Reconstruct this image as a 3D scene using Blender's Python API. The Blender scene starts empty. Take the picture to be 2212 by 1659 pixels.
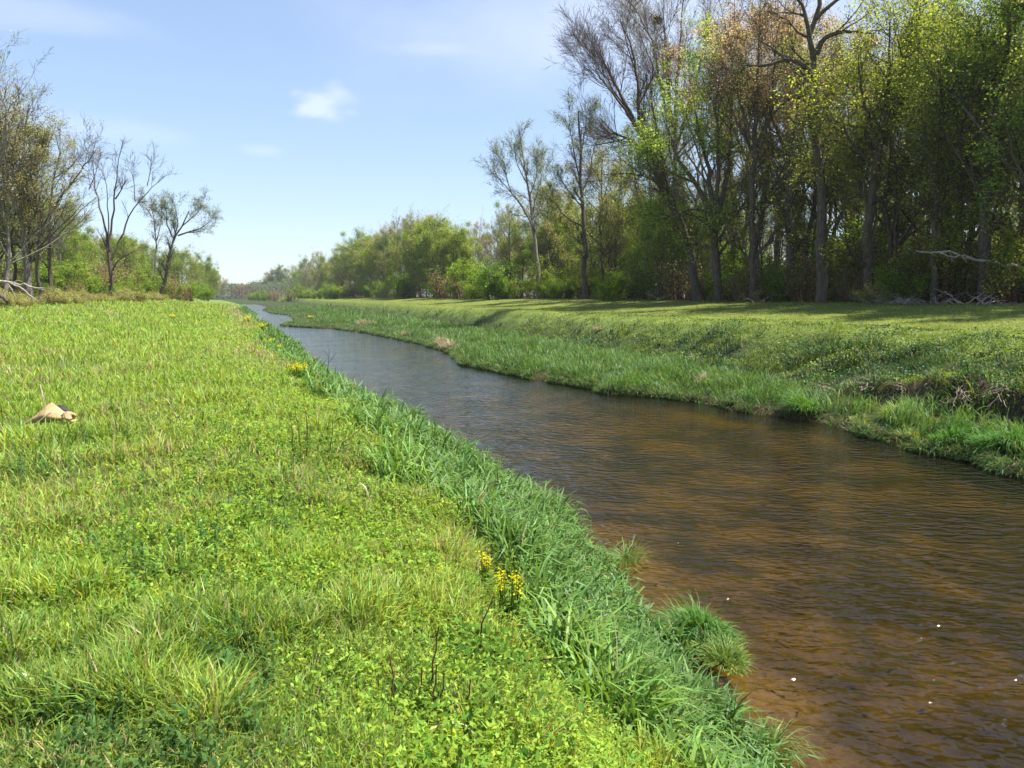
import bpy, math, random
import numpy as np
from mathutils import Vector

# ------------------------------------------------------------------ camera, sky, sun
S = bpy.context.scene
COL = S.collection
F = 1613.0; CX, CY = 1106.0, 829.5; PITCH = math.atan(191.0 / F); EYE = 1.6
cam_d = bpy.data.cameras.new("camera"); cam = bpy.data.objects.new("camera", cam_d); COL.objects.link(cam)
cam_d.sensor_width = 36.0; cam_d.lens = 36.0 * F / 2212.0
cam_d.clip_start = 0.05; cam_d.clip_end = 6000
cam.location = (0, 0, EYE); cam.rotation_euler = (math.pi / 2 - PITCH, 0, 0)
S.camera = cam

SUN_DIR = Vector((0.99, -0.14, 0)).normalized()
SUN_EL = math.radians(63)
W = bpy.data.worlds.new("World"); S.world = W; W.use_nodes = True
nt = W.node_tree; nt.nodes.clear()
wo = nt.nodes.new("ShaderNodeOutputWorld"); bg = nt.nodes.new("ShaderNodeBackground")
sky = nt.nodes.new("ShaderNodeTexSky"); sky.sky_type = 'NISHITA'; sky.sun_disc = False
sky.sun_elevation = SUN_EL; sky.sun_rotation = math.atan2(SUN_DIR.x, SUN_DIR.y)
sky.air_density = 1.0; sky.dust_density = 0.3; sky.ozone_density = 2.5
bg.inputs[1].default_value = 0.11
# thin clouds, placed by direction in the sky
def wn(t, **k):
    n = nt.nodes.new(t)
    for a, b in k.items(): setattr(n, a, b)
    return n
tc = wn("ShaderNodeTexCoord")
def cloud_mask(direction, sx, sz, soft, amp, nscale, seed):
    """soft patch round a sky direction, torn by noise"""
    d = Vector(direction).normalized()
    right = Vector((d.y, -d.x, 0)).normalized(); up = right.cross(d)
    def dot(v):
        n = wn("ShaderNodeVectorMath", operation='DOT_PRODUCT'); n.inputs[1].default_value = v
        nt.links.new(tc.outputs['Generated'], n.inputs[0]); return n.outputs['Value']
    def m(op, a, b=None):
        n = wn("ShaderNodeMath", operation=op)
        for i, q in enumerate((a, b)):
            if q is None: continue
            if isinstance(q, (int, float)): n.inputs[i].default_value = q
            else: nt.links.new(q, n.inputs[i])
        return n.outputs[0]
    nz = wn("ShaderNodeTexNoise"); nz.inputs['Scale'].default_value = nscale; nz.inputs['Detail'].default_value = 6
    mp = wn("ShaderNodeMapping"); mp.inputs['Location'].default_value = (seed, seed * .7, 0); mp.inputs['Scale'].default_value = (1, 1, 2.2)
    nt.links.new(tc.outputs['Generated'], mp.inputs[0]); nt.links.new(mp.outputs[0], nz.inputs['Vector'])
    a = m('DIVIDE', dot(right), sx); b = m('DIVIDE', dot(up), sz)
    r = m('SQRT', m('ADD', m('MULTIPLY', a, a), m('MULTIPLY', b, b)))
    r = m('ADD', r, m('MULTIPLY', m('SUBTRACT', nz.outputs['Fac'], .5), amp))
    fr = m('GREATER_THAN', dot(d), 0.2)
    k = wn("ShaderNodeMapRange", interpolation_type='SMOOTHSTEP')
    k.inputs['From Min'].default_value = 1.0 + soft; k.inputs['From Max'].default_value = 1.0 - soft
    nt.links.new(r, k.inputs['Value'])
    return m('MULTIPLY', k.outputs[0], fr)
def pxdir(u, v):
    a, b = (u - CX) / F, -(v - CY) / F
    return (a, math.cos(PITCH) + b * math.sin(PITCH), -math.sin(PITCH) + b * math.cos(PITCH))
cur = sky.outputs[0]
for (u, v, sx, sz, soft, amp, ns, sd, op) in (
        (692, 232, .022, .011, .95, 4.2, 24, 3.1, .42), (730, 203, .013, .009, .95, 2.6, 22, 1.0, .30),
        (940, 106, .04, .006, .95, 2.6, 16, 5.0, .14), (50, 25, .08, .013, .98, 2.8, 9, 7.0, .16),
        (160, 275, .07, .010, .98, 2.5, 9, 2.0, .16), (1500, 30, .3, .06, .98, 2.4, 4, 9.0, .35), (570, 325, .02, .006, .9, 2.0, 12, 11., .2)):
    mk = cloud_mask(pxdir(u, v), sx, sz, soft, amp, ns, sd)
    mx = wn("ShaderNodeMix", data_type='RGBA'); sc_ = wn("ShaderNodeMath", operation='MULTIPLY'); sc_.inputs[1].default_value = op
    nt.links.new(mk, sc_.inputs[0]); nt.links.new(sc_.outputs[0], mx.inputs['Factor'])
    nt.links.new(cur, mx.inputs[6]); mx.inputs[7].default_value = (7.6, 7.6, 7.9, 1); cur = mx.outputs[2]
gm = wn("ShaderNodeGamma"); gm.inputs[1].default_value = .6
nt.links.new(cur, gm.inputs[0]); mt = wn("ShaderNodeVectorMath", operation='MULTIPLY'); mt.inputs[1].default_value = (1.27, 1.37, 1.56)
nt.links.new(gm.outputs[0], mt.inputs[0]); cur = mt.outputs[0]
nt.links.new(cur, bg.inputs[0]); nt.links.new(bg.outputs[0], wo.inputs[0])

sl = bpy.data.lights.new("sun", 'SUN'); sl.energy = 4.9; sl.angle = math.radians(0.5); sl.color = (1, .955, .88)
so = bpy.data.objects.new("sun", sl); COL.objects.link(so)
sd3 = Vector((SUN_DIR.x * math.cos(SUN_EL), SUN_DIR.y * math.cos(SUN_EL), math.sin(SUN_EL)))
so.rotation_euler = sd3.to_track_quat('Z', 'Y').to_euler()
S.view_settings.view_transform = 'Standard'; S.view_settings.look = 'None'
S.view_settings.exposure = 1.22; S.view_settings.gamma = 1
S.render.engine = 'CYCLES'
S.cycles.max_bounces = 6; S.cycles.diffuse_bounces = 3; S.cycles.glossy_bounces = 2
S.cycles.transmission_bounces = 4; S.cycles.transparent_max_bounces = 8
S.cycles.caustics_reflective = False; S.cycles.caustics_refractive = False
S.cycles.sample_clamp_indirect = 4.0

# ------------------------------------------------------------------ helpers
rng = np.random.default_rng(11)
def Wp(u, v, depth):
    a, b, c = pxdir(u, v); t = depth / b
    return np.array((a * t, b * t, EYE + c * t))
def Gp(u, v, z):
    a, b, c = pxdir(u, v); t = (z - EYE) / c
    return np.array((a * t, b * t, z))
def hash2(ix, iy, seed):
    n = (ix.astype(np.int64) * 374761393 + iy.astype(np.int64) * 668265263 + seed * 974634777) & 0xffffffff
    n = ((n ^ (n >> 13)) * 1274126177) & 0xffffffff
    return ((n ^ (n >> 16)) & 0xffff) / 65535.0
def vnoise(x, y, scale, seed=0):
    x = np.asarray(x) / scale; y = np.asarray(y) / scale
    ix = np.floor(x); iy = np.floor(y); fx = x - ix; fy = y - iy
    fx = fx * fx * (3 - 2 * fx); fy = fy * fy * (3 - 2 * fy)
    a = hash2(ix, iy, seed); b = hash2(ix + 1, iy, seed); c = hash2(ix, iy + 1, seed); d = hash2(ix + 1, iy + 1, seed)
    return (a * (1 - fx) + b * fx) * (1 - fy) + (c * (1 - fx) + d * fx) * fy
def fnoise(x, y, scale, seed=0):
    return .5 * vnoise(x, y, scale, seed) + .3 * vnoise(x, y, scale * .45, seed + 7) + .2 * vnoise(x, y, scale * .2, seed + 13)
def sst(t, a=0., b=1.):
    t = np.clip((t - a) / (b - a), 0, 1); return t * t * (3 - 2 * t)

# ------------------------------------------------------------------ the land
WATER = -1.6
le = [(1705,1659),(1640,1510),(1565,1440),(1480,1370),(1370,1250),(1300,1160),(1220,1085),(1120,1030),(1010,988),(940,932),(850,882),(760,842),(700,800),
      (672,778),(658,750),(640,735),(618,722),(590,708),(566,697),(548,688)]
L = [Gp(u, v, -1.27)[:2] for u, v in le]
L = [(L[0][0] + 8, L[0][1] - 24), (L[0][0] + 1.3, L[0][1] - 3.5)] + [tuple(p) for p in L] + [(-45.5, 134), (-58, 165), (-77, 212), (-98, 262), (-165, 330), (-290, 400), (-900, 520), (-3000, 800)]
re_ = [(2212,1026),(2120,997),(2000,978),(1900,948),(1800,918),(1700,905),(1600,887),(1520,870),(1400,858),(1310,851),(1250,836),(1150,818),(1080,804),(1000,790),
       (985,772),(960,757),(900,741),(800,721),(720,710),(640,706),(606,703.5),(640,695),(637,688),(625,681)]
R = [Gp(u, v, WATER)[:2] for u, v in re_]
R = [(R[0][0] + 12, R[0][1] - 36), (R[0][0] + 4, R[0][1] - 9)] + [tuple(p) for p in R] + [(-42.5, 134), (-55, 165), (-69, 212), (-88, 262), (-150, 330), (-270, 400), (-870, 520), (-2950, 800)]
def mono(P):
    out = [P[0]]
    for p in P[1:]:
        if p[1] <= out[-1][1] + .05: p = (p[0], out[-1][1] + .06)
        out.append(p)
    return np.array(out)
L = mono(L); R = mono(R)
NX, NY = .942, .336          # across the channel (to the right bank); along is (-NY, NX)
def edgeL(y): return np.interp(y, L[:, 1], L[:, 0]) + .34 * (vnoise(y, y * 0, .9, 3) - .5) + .16 * (vnoise(y, y * 0, .35, 4) - .5)
def edgeR(y): return np.interp(y, R[:, 1], R[:, 0]) + (.35 * (vnoise(y, y * 0, 1.7, 5) - .5) + .3 * (vnoise(y, y * 0, .7, 6) - .5))
ZR = [0, 30, 62, 92, 125, 180, 300, 3000]; ZV = [0, .15, .55, .95, 1.0, 1.05, 1.1, 1.1]
TY = [0, 20, 28, 36, 53, 85, 3000]; TV = [15.1, 15.5, 15.9, 16.2, 17.3, 18.0, 18.0]
def cutmask(y): return 1 - sst(y, 17.5, 24)
def ground(x, y):
    x = np.asarray(x, float); y = np.asarray(y, float)
    dl = (edgeL(y) - x) * .94; dr = (x - edgeR(y)) * .94
    D = NX * x + NY * y
    # left
    zl = np.interp(dl, [-6, -2.5, -.6, 0, .25, .8, 1.9, 2.7, 3.6], [-2.15, -2.1, -1.9, -1.62, -1.42, -1.12, -.36, -.10, 0.])
    rise = np.interp(y, ZR, ZV) * sst(dl, 3, 16)
    bank = 1.0 * sst(dl - 22, 0, 9) * sst(y, 20, 60) + .9 * sst(dl, 13.5, 20) * sst(y, 85, 110)
    zl = zl + rise + np.minimum(bank, 1.0)
    zl = zl + .10 * (fnoise(x, y, 3.1, 21) - .5) * sst(dl, .5, 4) + .05 * (vnoise(x, y, .7, 22) - .5) * sst(dl, 0, 1)
    # right
    toe = np.interp(y, TY, TV) + .7 * (fnoise(y, y * 0, 4.5, 31) - .5)
    zb = np.interp(dr, [-6, -2.5, -.4, 0, .07, .7, 3, 9], [-2.15, -2.1, -1.85, -1.66, -1.50, -1.30, -1.2, -1.1])
    c = cutmask(y)
    zr = zb + c * .75 * sst(D - toe, -.05, .42)
    t = (D - toe) / (21.0 - toe)
    zr = zr + (.3 - (-1.2 + c * .75)) * sst(t, 0, 1.15) / 1.0
    crest = .3 + .85 * sst(D, 21, 37) + .1 * (fnoise(x, y, 9, 33) - .5)
    k = sst(t, .7, 1.3)
    zr = zr * (1 - k) + np.maximum(crest, zr) * k
    zr = zr + .16 * (fnoise(x, y, 2.2, 35) - .5) * sst(dr, .3, 2) + (.75 * (fnoise(x, y, 1.5, 36) - .5) + .14 * (vnoise(x, y, .6, 37) - .5)) * sst(D - toe, -.1, .8) * (1 - sst(D, 18.5, 21))
    mid = (edgeL(y) + edgeR(y)) * .5
    z = np.where(x < mid, zl, zr)
    bed = (dl < 0) & (dr < 0)
    z = np.where(bed, np.maximum(z, -2.3) + .12 * (fnoise(x, y, 1.6, 41) - .5), z)
    far = sst(np.hypot(x, y), 900, 2500)
    return z * (1 - far)

def link_mesh(name, V, faces_flat, counts, mat, col=None, parent=None, smooth=False):
    """V (n,3); faces_flat: vertex indices; counts: verts per face"""
    me = bpy.data.meshes.new(name)
    V = np.ascontiguousarray(V, dtype=np.float32); n = len(V)
    ff = np.ascontiguousarray(faces_flat, dtype=np.int32); ct = np.asarray(counts, dtype=np.int32)
    me.vertices.add(n); me.vertices.foreach_set("co", V.ravel())
    me.loops.add(len(ff)); me.loops.foreach_set("vertex_index", ff)
    me.polygons.add(len(ct)); st = np.zeros(len(ct), np.int32); st[1:] = np.cumsum(ct)[:-1]
    me.polygons.foreach_set("loop_start", st)
    me.polygons.foreach_set("use_smooth", np.full(len(ct), smooth))
    if col is not None:
        a = me.color_attributes.new("tint", 'FLOAT_COLOR', 'POINT')
        c = np.ones((n, 4), np.float32); c[:, :3] = col; a.data.foreach_set("color", c.ravel())
    me.update(calc_edges=True)
    me.materials.append(mat)
    o = bpy.data.objects.new(name, me); COL.objects.link(o)
    if parent: o.parent = parent
    return o
def tag(o, label=None, cat=None, group=None, kind=None):
    if label: o['label'] = label
    if cat: o['category'] = cat
    if group: o['group'] = group
    if kind: o['kind'] = kind
    return o
def empty(name, loc, rz=0., sc=1.):
    o = bpy.data.objects.new(name, None); COL.objects.link(o)
    o.location = tuple(loc); o.rotation_euler = (0, 0, rz); o.scale = (sc, sc, sc) if np.isscalar(sc) else sc
    o.empty_display_size = .3
    return o
def copy_thing(root, loc, rz, sc, label, group):
    r = root.copy(); COL.objects.link(r); r.location = tuple(loc); r.rotation_euler = (0, 0, rz)
    r.scale = (sc, sc, sc) if np.isscalar(sc) else sc
    tag(r, label, None, group)
    for ch in list(root.children):
        c = ch.copy(); COL.objects.link(c); c.parent = r
    return r

# ------------------------------------------------------------------ materials
def mat_new(name):
    m = bpy.data.materials.new(name); m.use_nodes = True; m.node_tree.nodes.clear(); return m, m.node_tree
def N(t, ty, **k):
    n = t.nodes.new(ty)
    for a, b in k.items(): setattr(n, a, b)
    return n
def leaf_mat(name, transl=.4, gloss=.08, rough=.45, tv=1.35):
    m, t = mat_new(name)
    at = N(t, "ShaderNodeAttribute", attribute_name="tint")
    d = N(t, "ShaderNodeBsdfDiffuse"); tr = N(t, "ShaderNodeBsdfTranslucent"); g = N(t, "ShaderNodeBsdfGlossy"); g.inputs['Roughness'].default_value = rough
    hs = N(t, "ShaderNodeHueSaturation"); hs.inputs['Hue'].default_value = .485; hs.inputs['Value'].default_value = tv; hs.inputs['Saturation'].default_value = 1.08
    t.links.new(at.outputs['Color'], d.inputs['Color']); t.links.new(at.outputs['Color'], hs.inputs['Color']); t.links.new(hs.outputs[0], tr.inputs['Color'])
    g.inputs['Color'].default_value = (.8, .9, .85, 1)
    a = N(t, "ShaderNodeMixShader"); a.inputs[0].default_value = transl
    b = N(t, "ShaderNodeMixShader"); b.inputs[0].default_value = gloss
    t.links.new(d.outputs[0], a.inputs[1]); t.links.new(tr.outputs[0], a.inputs[2]); t.links.new(a.outputs[0], b.inputs[1]); t.links.new(g.outputs[0], b.inputs[2])
    o = N(t, "ShaderNodeOutputMaterial"); t.links.new(b.outputs[0], o.inputs[0]); return m
M_GRASS = leaf_mat("grass_blades", .45, .02, .5)
M_REED = leaf_mat("broad_grass_blades", .38, .03, .55)
M_LEAF = leaf_mat("leaves", .5, .0, .6)
M_CROWN = leaf_mat("tree_leaves", .58, .0, .6, 1.5)
M_DRY = leaf_mat("dry_leaves", .2, .02, .6)
def bark_mat(name, c1, c2, scale=9):
    m, t = mat_new(name)
    tx = N(t, "ShaderNodeTexCoord"); mp = N(t, "ShaderNodeMapping"); mp.inputs['Scale'].default_value = (1, 1, .22)
    nz = N(t, "ShaderNodeTexNoise"); nz.inputs['Scale'].default_value = scale; nz.inputs['Detail'].default_value = 5; nz.inputs['Roughness'].default_value = .7
    cr = N(t, "ShaderNodeValToRGB"); cr.color_ramp.elements[0].position = .32; cr.color_ramp.elements[1].position = .68
    cr.color_ramp.elements[0].color = (*c1, 1); cr.color_ramp.elements[1].color = (*c2, 1)
    b = N(t, "ShaderNodeBsdfPrincipled"); b.inputs['Roughness'].default_value = .9; b.inputs['Specular IOR Level'].default_value = .15
    bp = N(t, "ShaderNodeBump"); bp.inputs['Strength'].default_value = .6; bp.inputs['Distance'].default_value = .04
    t.links.new(tx.outputs['Object'], mp.inputs[0]); t.links.new(mp.outputs[0], nz.inputs['Vector']); t.links.new(nz.outputs['Fac'], cr.inputs[0])
    t.links.new(cr.outputs[0], b.inputs['Base Color']); t.links.new(nz.outputs['Fac'], bp.inputs['Height']); t.links.new(bp.outputs[0], b.inputs['Normal'])
    o = N(t, "ShaderNodeOutputMaterial"); t.links.new(b.outputs[0], o.inputs[0]); return m
M_BARK = bark_mat("dark_bark", (.045, .034, .025), (.15, .12, .09))
M_BARK_G = bark_mat("grey_bark", (.10, .085, .07), (.27, .235, .195))
M_BARK_P = bark_mat("pale_dead_wood", (.17, .145, .115), (.40, .36, .30), 5)
M_STEM = bark_mat("brown_stems", (.06, .03, .018), (.16, .08, .045), 30)
M_STRAW = bark_mat("straw_stems", (.36, .29, .17), (.6, .52, .36), 20)

def ground_material():
    m, t = mat_new("ground_cover")
    at = N(t, "ShaderNodeAttribute", attribute_name="tint")
    tx = N(t, "ShaderNodeTexCoord")
    n1 = N(t, "ShaderNodeTexNoise"); n1.inputs['Scale'].default_value = 9; n1.inputs['Detail'].default_value = 8; n1.inputs['Roughness'].default_value = .75
    n2 = N(t, "ShaderNodeTexNoise"); n2.inputs['Scale'].default_value = .8; n2.inputs['Detail'].default_value = 5
    t.links.new(tx.outputs['Object'], n1.inputs['Vector']); t.links.new(tx.outputs['Object'], n2.inputs['Vector'])
    mr = N(t, "ShaderNodeMapRange"); mr.inputs['From Min'].default_value = .3; mr.inputs['From Max'].default_value = .7; mr.inputs['To Min'].default_value = .45; mr.inputs['To Max'].default_value = 1.5
    t.links.new(n1.outputs['Fac'], mr.inputs['Value'])
    mr2 = N(t, "ShaderNodeMapRange"); mr2.inputs['From Min'].default_value = .3; mr2.inputs['From Max'].default_value = .7; mr2.inputs['To Min'].default_value = .75; mr2.inputs['To Max'].default_value = 1.25
    t.links.new(n2.outputs['Fac'], mr2.inputs['Value'])
    mm = N(t, "ShaderNodeMath", operation='MULTIPLY'); t.links.new(mr.outputs[0], mm.inputs[0]); t.links.new(mr2.outputs[0], mm.inputs[1])
    vm = N(t, "ShaderNodeVectorMath", operation='SCALE'); t.links.new(at.outputs['Color'], vm.inputs[0]); t.links.new(mm.outputs[0], vm.inputs['Scale'])
    b = N(t, "ShaderNodeBsdfPrincipled"); b.inputs['Roughness'].default_value = .95; b.inputs['Specular IOR Level'].default_value = .1
    bp = N(t, "ShaderNodeBump"); bp.inputs['Strength'].default_value = .8; bp.inputs['Distance'].default_value = .06
    t.links.new(vm.outputs[0], b.inputs['Base Color']); t.links.new(n1.outputs['Fac'], bp.inputs['Height']); t.links.new(bp.outputs[0], b.inputs['Normal'])
    o = N(t, "ShaderNodeOutputMaterial"); t.links.new(b.outputs[0], o.inputs[0]); return m
M_GROUND = ground_material()

def water_material():
    m, t = mat_new("river_water")
    tx = N(t, "ShaderNodeTexCoord")
    def wave(rot, sx, sy, sc, det, seed):
        mp = N(t, "ShaderNodeMapping"); mp.inputs['Rotation'].default_value = (0, 0, rot); mp.inputs['Scale'].default_value = (sx, sy, 1); mp.inputs['Location'].default_value = (seed, seed, seed)
        nz = N(t, "ShaderNodeTexNoise"); nz.inputs['Scale'].default_value = sc; nz.inputs['Detail'].default_value = det; nz.inputs['Roughness'].default_value = .5; nz.inputs['Distortion'].default_value = .3
        t.links.new(tx.outputs['Object'], mp.inputs[0]); t.links.new(mp.outputs[0], nz.inputs['Vector']); return nz.outputs['Fac']
    a = wave(.12, 1.0, 1.5, 3.7, 1.8, 0); b = wave(-.25, 1, 1.5, 7.0, 1.5, 4); c = wave(.5, 1, 1.3, .5, 2, 9)
    ma = N(t, "ShaderNodeMath", operation='MULTIPLY'); ma.inputs[1].default_value = .42; t.links.new(b, ma.inputs[0])
    mb = N(t, "ShaderNodeMath", operation='ADD'); t.links.new(a, mb.inputs[0]); t.links.new(ma.outputs[0], mb.inputs[1])
    # calmer and livelier patches
    cr = N(t, "ShaderNodeMapRange"); cr.inputs['From Min'].default_value = .35; cr.inputs['From Max'].default_value = .62; cr.inputs['To Min'].default_value = .5; cr.inputs['To Max'].default_value = 1.1
    t.links.new(c, cr.inputs['Value'])
    bp = N(t, "ShaderNodeBump"); bp.inputs['Distance'].default_value = .088
    sp = N(t, "ShaderNodeSeparateXYZ"); t.links.new(tx.outputs['Object'], sp.inputs[0])
    fa = N(t, "ShaderNodeMapRange", interpolation_type='SMOOTHSTEP'); fa.inputs['From Min'].default_value = 5; fa.inputs['From Max'].default_value = 34; fa.inputs['To Min'].default_value = 1; fa.inputs['To Max'].default_value = .35
    t.links.new(sp.outputs['Y'], fa.inputs['Value'])     # the riffle dies out upstream
    fm = N(t, "ShaderNodeMath", operation='MULTIPLY'); t.links.new(cr.outputs[0], fm.inputs[0]); t.links.new(fa.outputs[0], fm.inputs[1])
    t.links.new(fm.outputs[0], bp.inputs['Strength']); t.links.new(mb.outputs[0], bp.inputs['Height'])
    g = N(t, "ShaderNodeBsdfGlossy"); g.inputs['Roughness'].default_value = .035; g.inputs['Color'].default_value = (.90, .93, 1, 1)
    tr = N(t, "ShaderNodeBsdfTransparent"); tr.inputs['Color'].default_value = (.57, .49, .26, 1)
    df = N(t, "ShaderNodeBsdfDiffuse"); df.inputs['Color'].default_value = (.040, .030, .011, 1)   # suspended silt
    m0 = N(t, "ShaderNodeMixShader"); m0.inputs[0].default_value = .16
    fr = N(t, "ShaderNodeFresnel"); fr.inputs['IOR'].default_value = 1.38
    t.links.new(bp.outputs[0], g.inputs['Normal']); t.links.new(bp.outputs[0], fr.inputs['Normal'])
    mx = N(t, "ShaderNodeMixShader")
    t.links.new(tr.outputs[0], m0.inputs[1]); t.links.new(df.outputs[0], m0.inputs[2])
    t.links.new(fr.outputs[0], mx.inputs[0]); t.links.new(m0.outputs[0], mx.inputs[1]); t.links.new(g.outputs[0], mx.inputs[2])
    o = N(t, "ShaderNodeOutputMaterial"); t.links.new(mx.outputs[0], o.inputs[0]); return m
M_WATER = water_material()

# ------------------------------------------------------------------ ground sheet, water sheet
def steps(a, b, d0, g):
    out = [a]; d = d0
    while out[-1] < b: out.append(out[-1] + d); d *= g
    return out
Ds = np.array([-q for q in steps(5, 2600, .2, 1.055)][::-1][:-1] + list(np.arange(-5, 24, .16)) + steps(24, 2600, .2, 1.055))
Ss = np.array([-q for q in steps(4, 60, .3, 1.15)][::-1][:-1] + list(np.arange(-4, 22, .16)) + steps(22, 3400, .17, 1.016))
DD, SS = np.meshgrid(Ds, Ss)
gx = NX * DD - NY * SS; gy = NY * DD + NX * SS
gz = ground(gx, gy)
nr, nc = gx.shape
ii = np.arange((nr - 1) * nc).reshape(nr - 1, nc)[:, :-1].ravel()
quads = np.stack([ii, ii + 1, ii + nc + 1, ii + nc], 1)
def zones(x, y):
    dl = (edgeL(y) - x) * .94; dr = (x - edgeR(y)) * .94; D = NX * x + NY * y
    toe = np.interp(y, TY, TV) + .7 * (fnoise(y, y * 0, 4.5, 31) - .5)
    return dl, dr, D, toe
gx_, gy_ = gx.ravel(), gy.ravel()
dl, dr, D, toe = zones(gx_, gy_)
col = np.tile(np.array([.125, .175, .04]), (len(gx_), 1))
n = fnoise(gx_, gy_, 5, 51)[:, None]
near = (1 - sst(np.hypot(gx_, gy_), 5, 26))[:, None]
col = col * (.8 + .45 * n)
soil = np.array([.055, .048, .022])
col = col * (1 - near * .72) + soil * near * .72
def paint(mask, c):
    global col
    mask = mask[:, None]; col = col * (1 - mask) + np.array(c) * mask
paint(sst(dl, .0, .3) * (1 - sst(dl, 1.8, 2.7)), (.045, .07, .02))
right = (dr > 0)
paint(right * (1 - sst(D, 18, 21)), (.04, .055, .018)); paint((dr > -.6) * (dr < .35), (.055, .04, .022))
paint(right * sst(D, 19, 22) * .8, (.13, .15, .028))
paint(right * cutmask(gy_) * sst(D - toe, -1.0, -.3) * (1 - sst(D - toe, .5, .8)), (.055, .04, .026))
paint(right * sst(D, 34, 37) * (1 - sst(D, 400, 600)), (.07, .06, .03))
paint((dl > 0) * sst(dl - 22, 0, 4) * sst(gy_, 20, 50) * (1 - sst(dl, 300, 600)), (.10, .09, .04))
bed = sst(-dl, -.02, .15) * sst(-dr, .05, .5)
bn = fnoise(gx_, gy_, .7, 61); bn2 = fnoise(gx_, gy_, 3.5, 63)
q = sst(bn * .65 + bn2 * .35, .36, .66)[:, None]
bedc = np.array([.06, .044, .015]) * (1 - q) + np.array([.215, .145, .045]) * q
tanm = (sst(-dl, 0, .25) * (1 - sst(-dl, .7, 1.5)) * sst(fnoise(gx_, gy_, 1.6, 65), .35, .6))[:, None] * .8
bedc = bedc * (1 - tanm) + np.array([.42, .30, .15]) * tanm
bedm = bed[:, None]; col = col * (1 - bedm) + bedc * bedm
g = link_mesh("ground", np.stack([gx_, gy_, gz.ravel()], 1), quads.ravel(), np.full(len(quads), 4), M_GROUND, col, smooth=True)
tag(g, kind='structure')

wy = np.array(steps(-30, 1500, .8, 1.02))
wl = edgeL(wy) - .9; wr = edgeR(wy) + .9
NW = 9
fr_ = np.linspace(0, 1, NW)
wx = wl[:, None] * (1 - fr_) + wr[:, None] * fr_; wyy = np.repeat(wy[:, None], NW, 1)
ii = np.arange((len(wy) - 1) * NW).reshape(-1, NW)[:, :-1].ravel()
qd = np.stack([ii, ii + 1, ii + NW + 1, ii + NW], 1)
o = link_mesh("river_water", np.stack([wx.ravel(), wyy.ravel(), np.full(wx.size, WATER)], 1), qd.ravel(), np.full(len(qd), 4), M_WATER)
tag(o, kind='structure')

# ------------------------------------------------------------------ blade and leaf builders (numpy)
def blades(P, H, Wd, az, lean, bend, C, nseg=3, tipc=None):
    """arching grass blades; lean/bend in radians; returns V, flat, counts, colours"""
    n = len(P)
    d = np.stack([np.cos(az), np.sin(az), np.zeros(n)], 1); side = np.stack([-np.sin(az), np.cos(az), np.zeros(n)], 1)
    tw = rng.uniform(-1.2, 1.2, n)   # blade face turned away from its lean
    side = side * np.cos(tw)[:, None] + d * np.sin(tw)[:, None]
    pts = [P]; ang = lean.copy(); seg = H / nseg
    for k in range(nseg):
        v = d * np.sin(ang)[:, None] + np.array([0, 0, 1.]) * np.cos(ang)[:, None]
        pts.append(pts[-1] + v * seg[:, None]); ang = ang + bend / nseg * (1 + .8 * k)
    V = []; cols = []
    for k in range(nseg):
        w = (Wd * (1.0 if k == 0 else (1.05 - .8 * (k / nseg) ** 1.6)) * .5)[:, None]
        V += [pts[k] - side * w, pts[k] + side * w]
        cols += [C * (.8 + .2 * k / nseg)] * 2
    V.append(pts[nseg]); cols.append(C if tipc is None else tipc)
    m = 2 * nseg + 1
    V = np.stack(V, 1).reshape(-1, 3); CC = np.stack(cols, 1).reshape(-1, 3)
    base = (np.arange(n) * m)[:, None]
    f = []
    for k in range(nseg - 1): f.append(base + np.array([2 * k, 2 * k + 1, 2 * k + 3, 2 * k + 2]))
    tri = base + np.array([2 * nseg - 2, 2 * nseg - 1, 2 * nseg])
    flat = np.concatenate([np.concatenate(f, 1), tri], 1).ravel()
    counts = np.tile(np.array([4] * (nseg - 1) + [3]), n)
    return V, flat, counts, CC
def leafquads(P, size, C, aspect=.45, up=.35, az=None, tilt=None):
    """pointed leaves: a folded rhombus each"""
    n = len(P)
    az = rng.uniform(0, 2 * np.pi, n) if az is None else az
    tilt = rng.normal(up, .5, n) if tilt is None else tilt
    d = np.stack([np.cos(az) * np.cos(tilt), np.sin(az) * np.cos(tilt), np.sin(tilt)], 1)
    s = np.stack([-np.sin(az), np.cos(az), np.zeros(n)], 1)
    roll = rng.normal(0, .6, n)
    nn = np.cross(d, s); s = s * np.cos(roll)[:, None] + nn * np.sin(roll)[:, None]
    sz = size[:, None]
    a = P; b = P + d * sz * .45 + s * sz * aspect * .5; c = P + d * sz; e = P + d * sz * .45 - s * sz * aspect * .5
    V = np.stack([a, b, c, e], 1).reshape(-1, 3)
    flat = np.arange(4 * n); counts = np.full(n, 4)
    return V, flat, counts, np.repeat(C, 4, 0)
def join(parts):
    V, Fl, Ct, Cc = [], [], [], []; off = 0
    for v, f, c, cc in parts:
        V.append(v); Fl.append(f + off); Ct.append(c); Cc.append(cc); off += len(v)
    return np.concatenate(V), np.concatenate(Fl), np.concatenate(Ct), np.concatenate(Cc)
def sector(n, r0, r1, a0=-38, a1=38, power=2.0):
    """random points round the camera, denser close by"""
    u = rng.random(n)
    if power == 2.0: r = r0 * (r1 / r0) ** u
    else:
        e = 2 - power; r = (r0 ** e + u * (r1 ** e - r0 ** e)) ** (1 / e)
    th = np.radians(rng.uniform(a0, a1, n))
    return r * np.sin(th), r * np.cos(th), r
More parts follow.
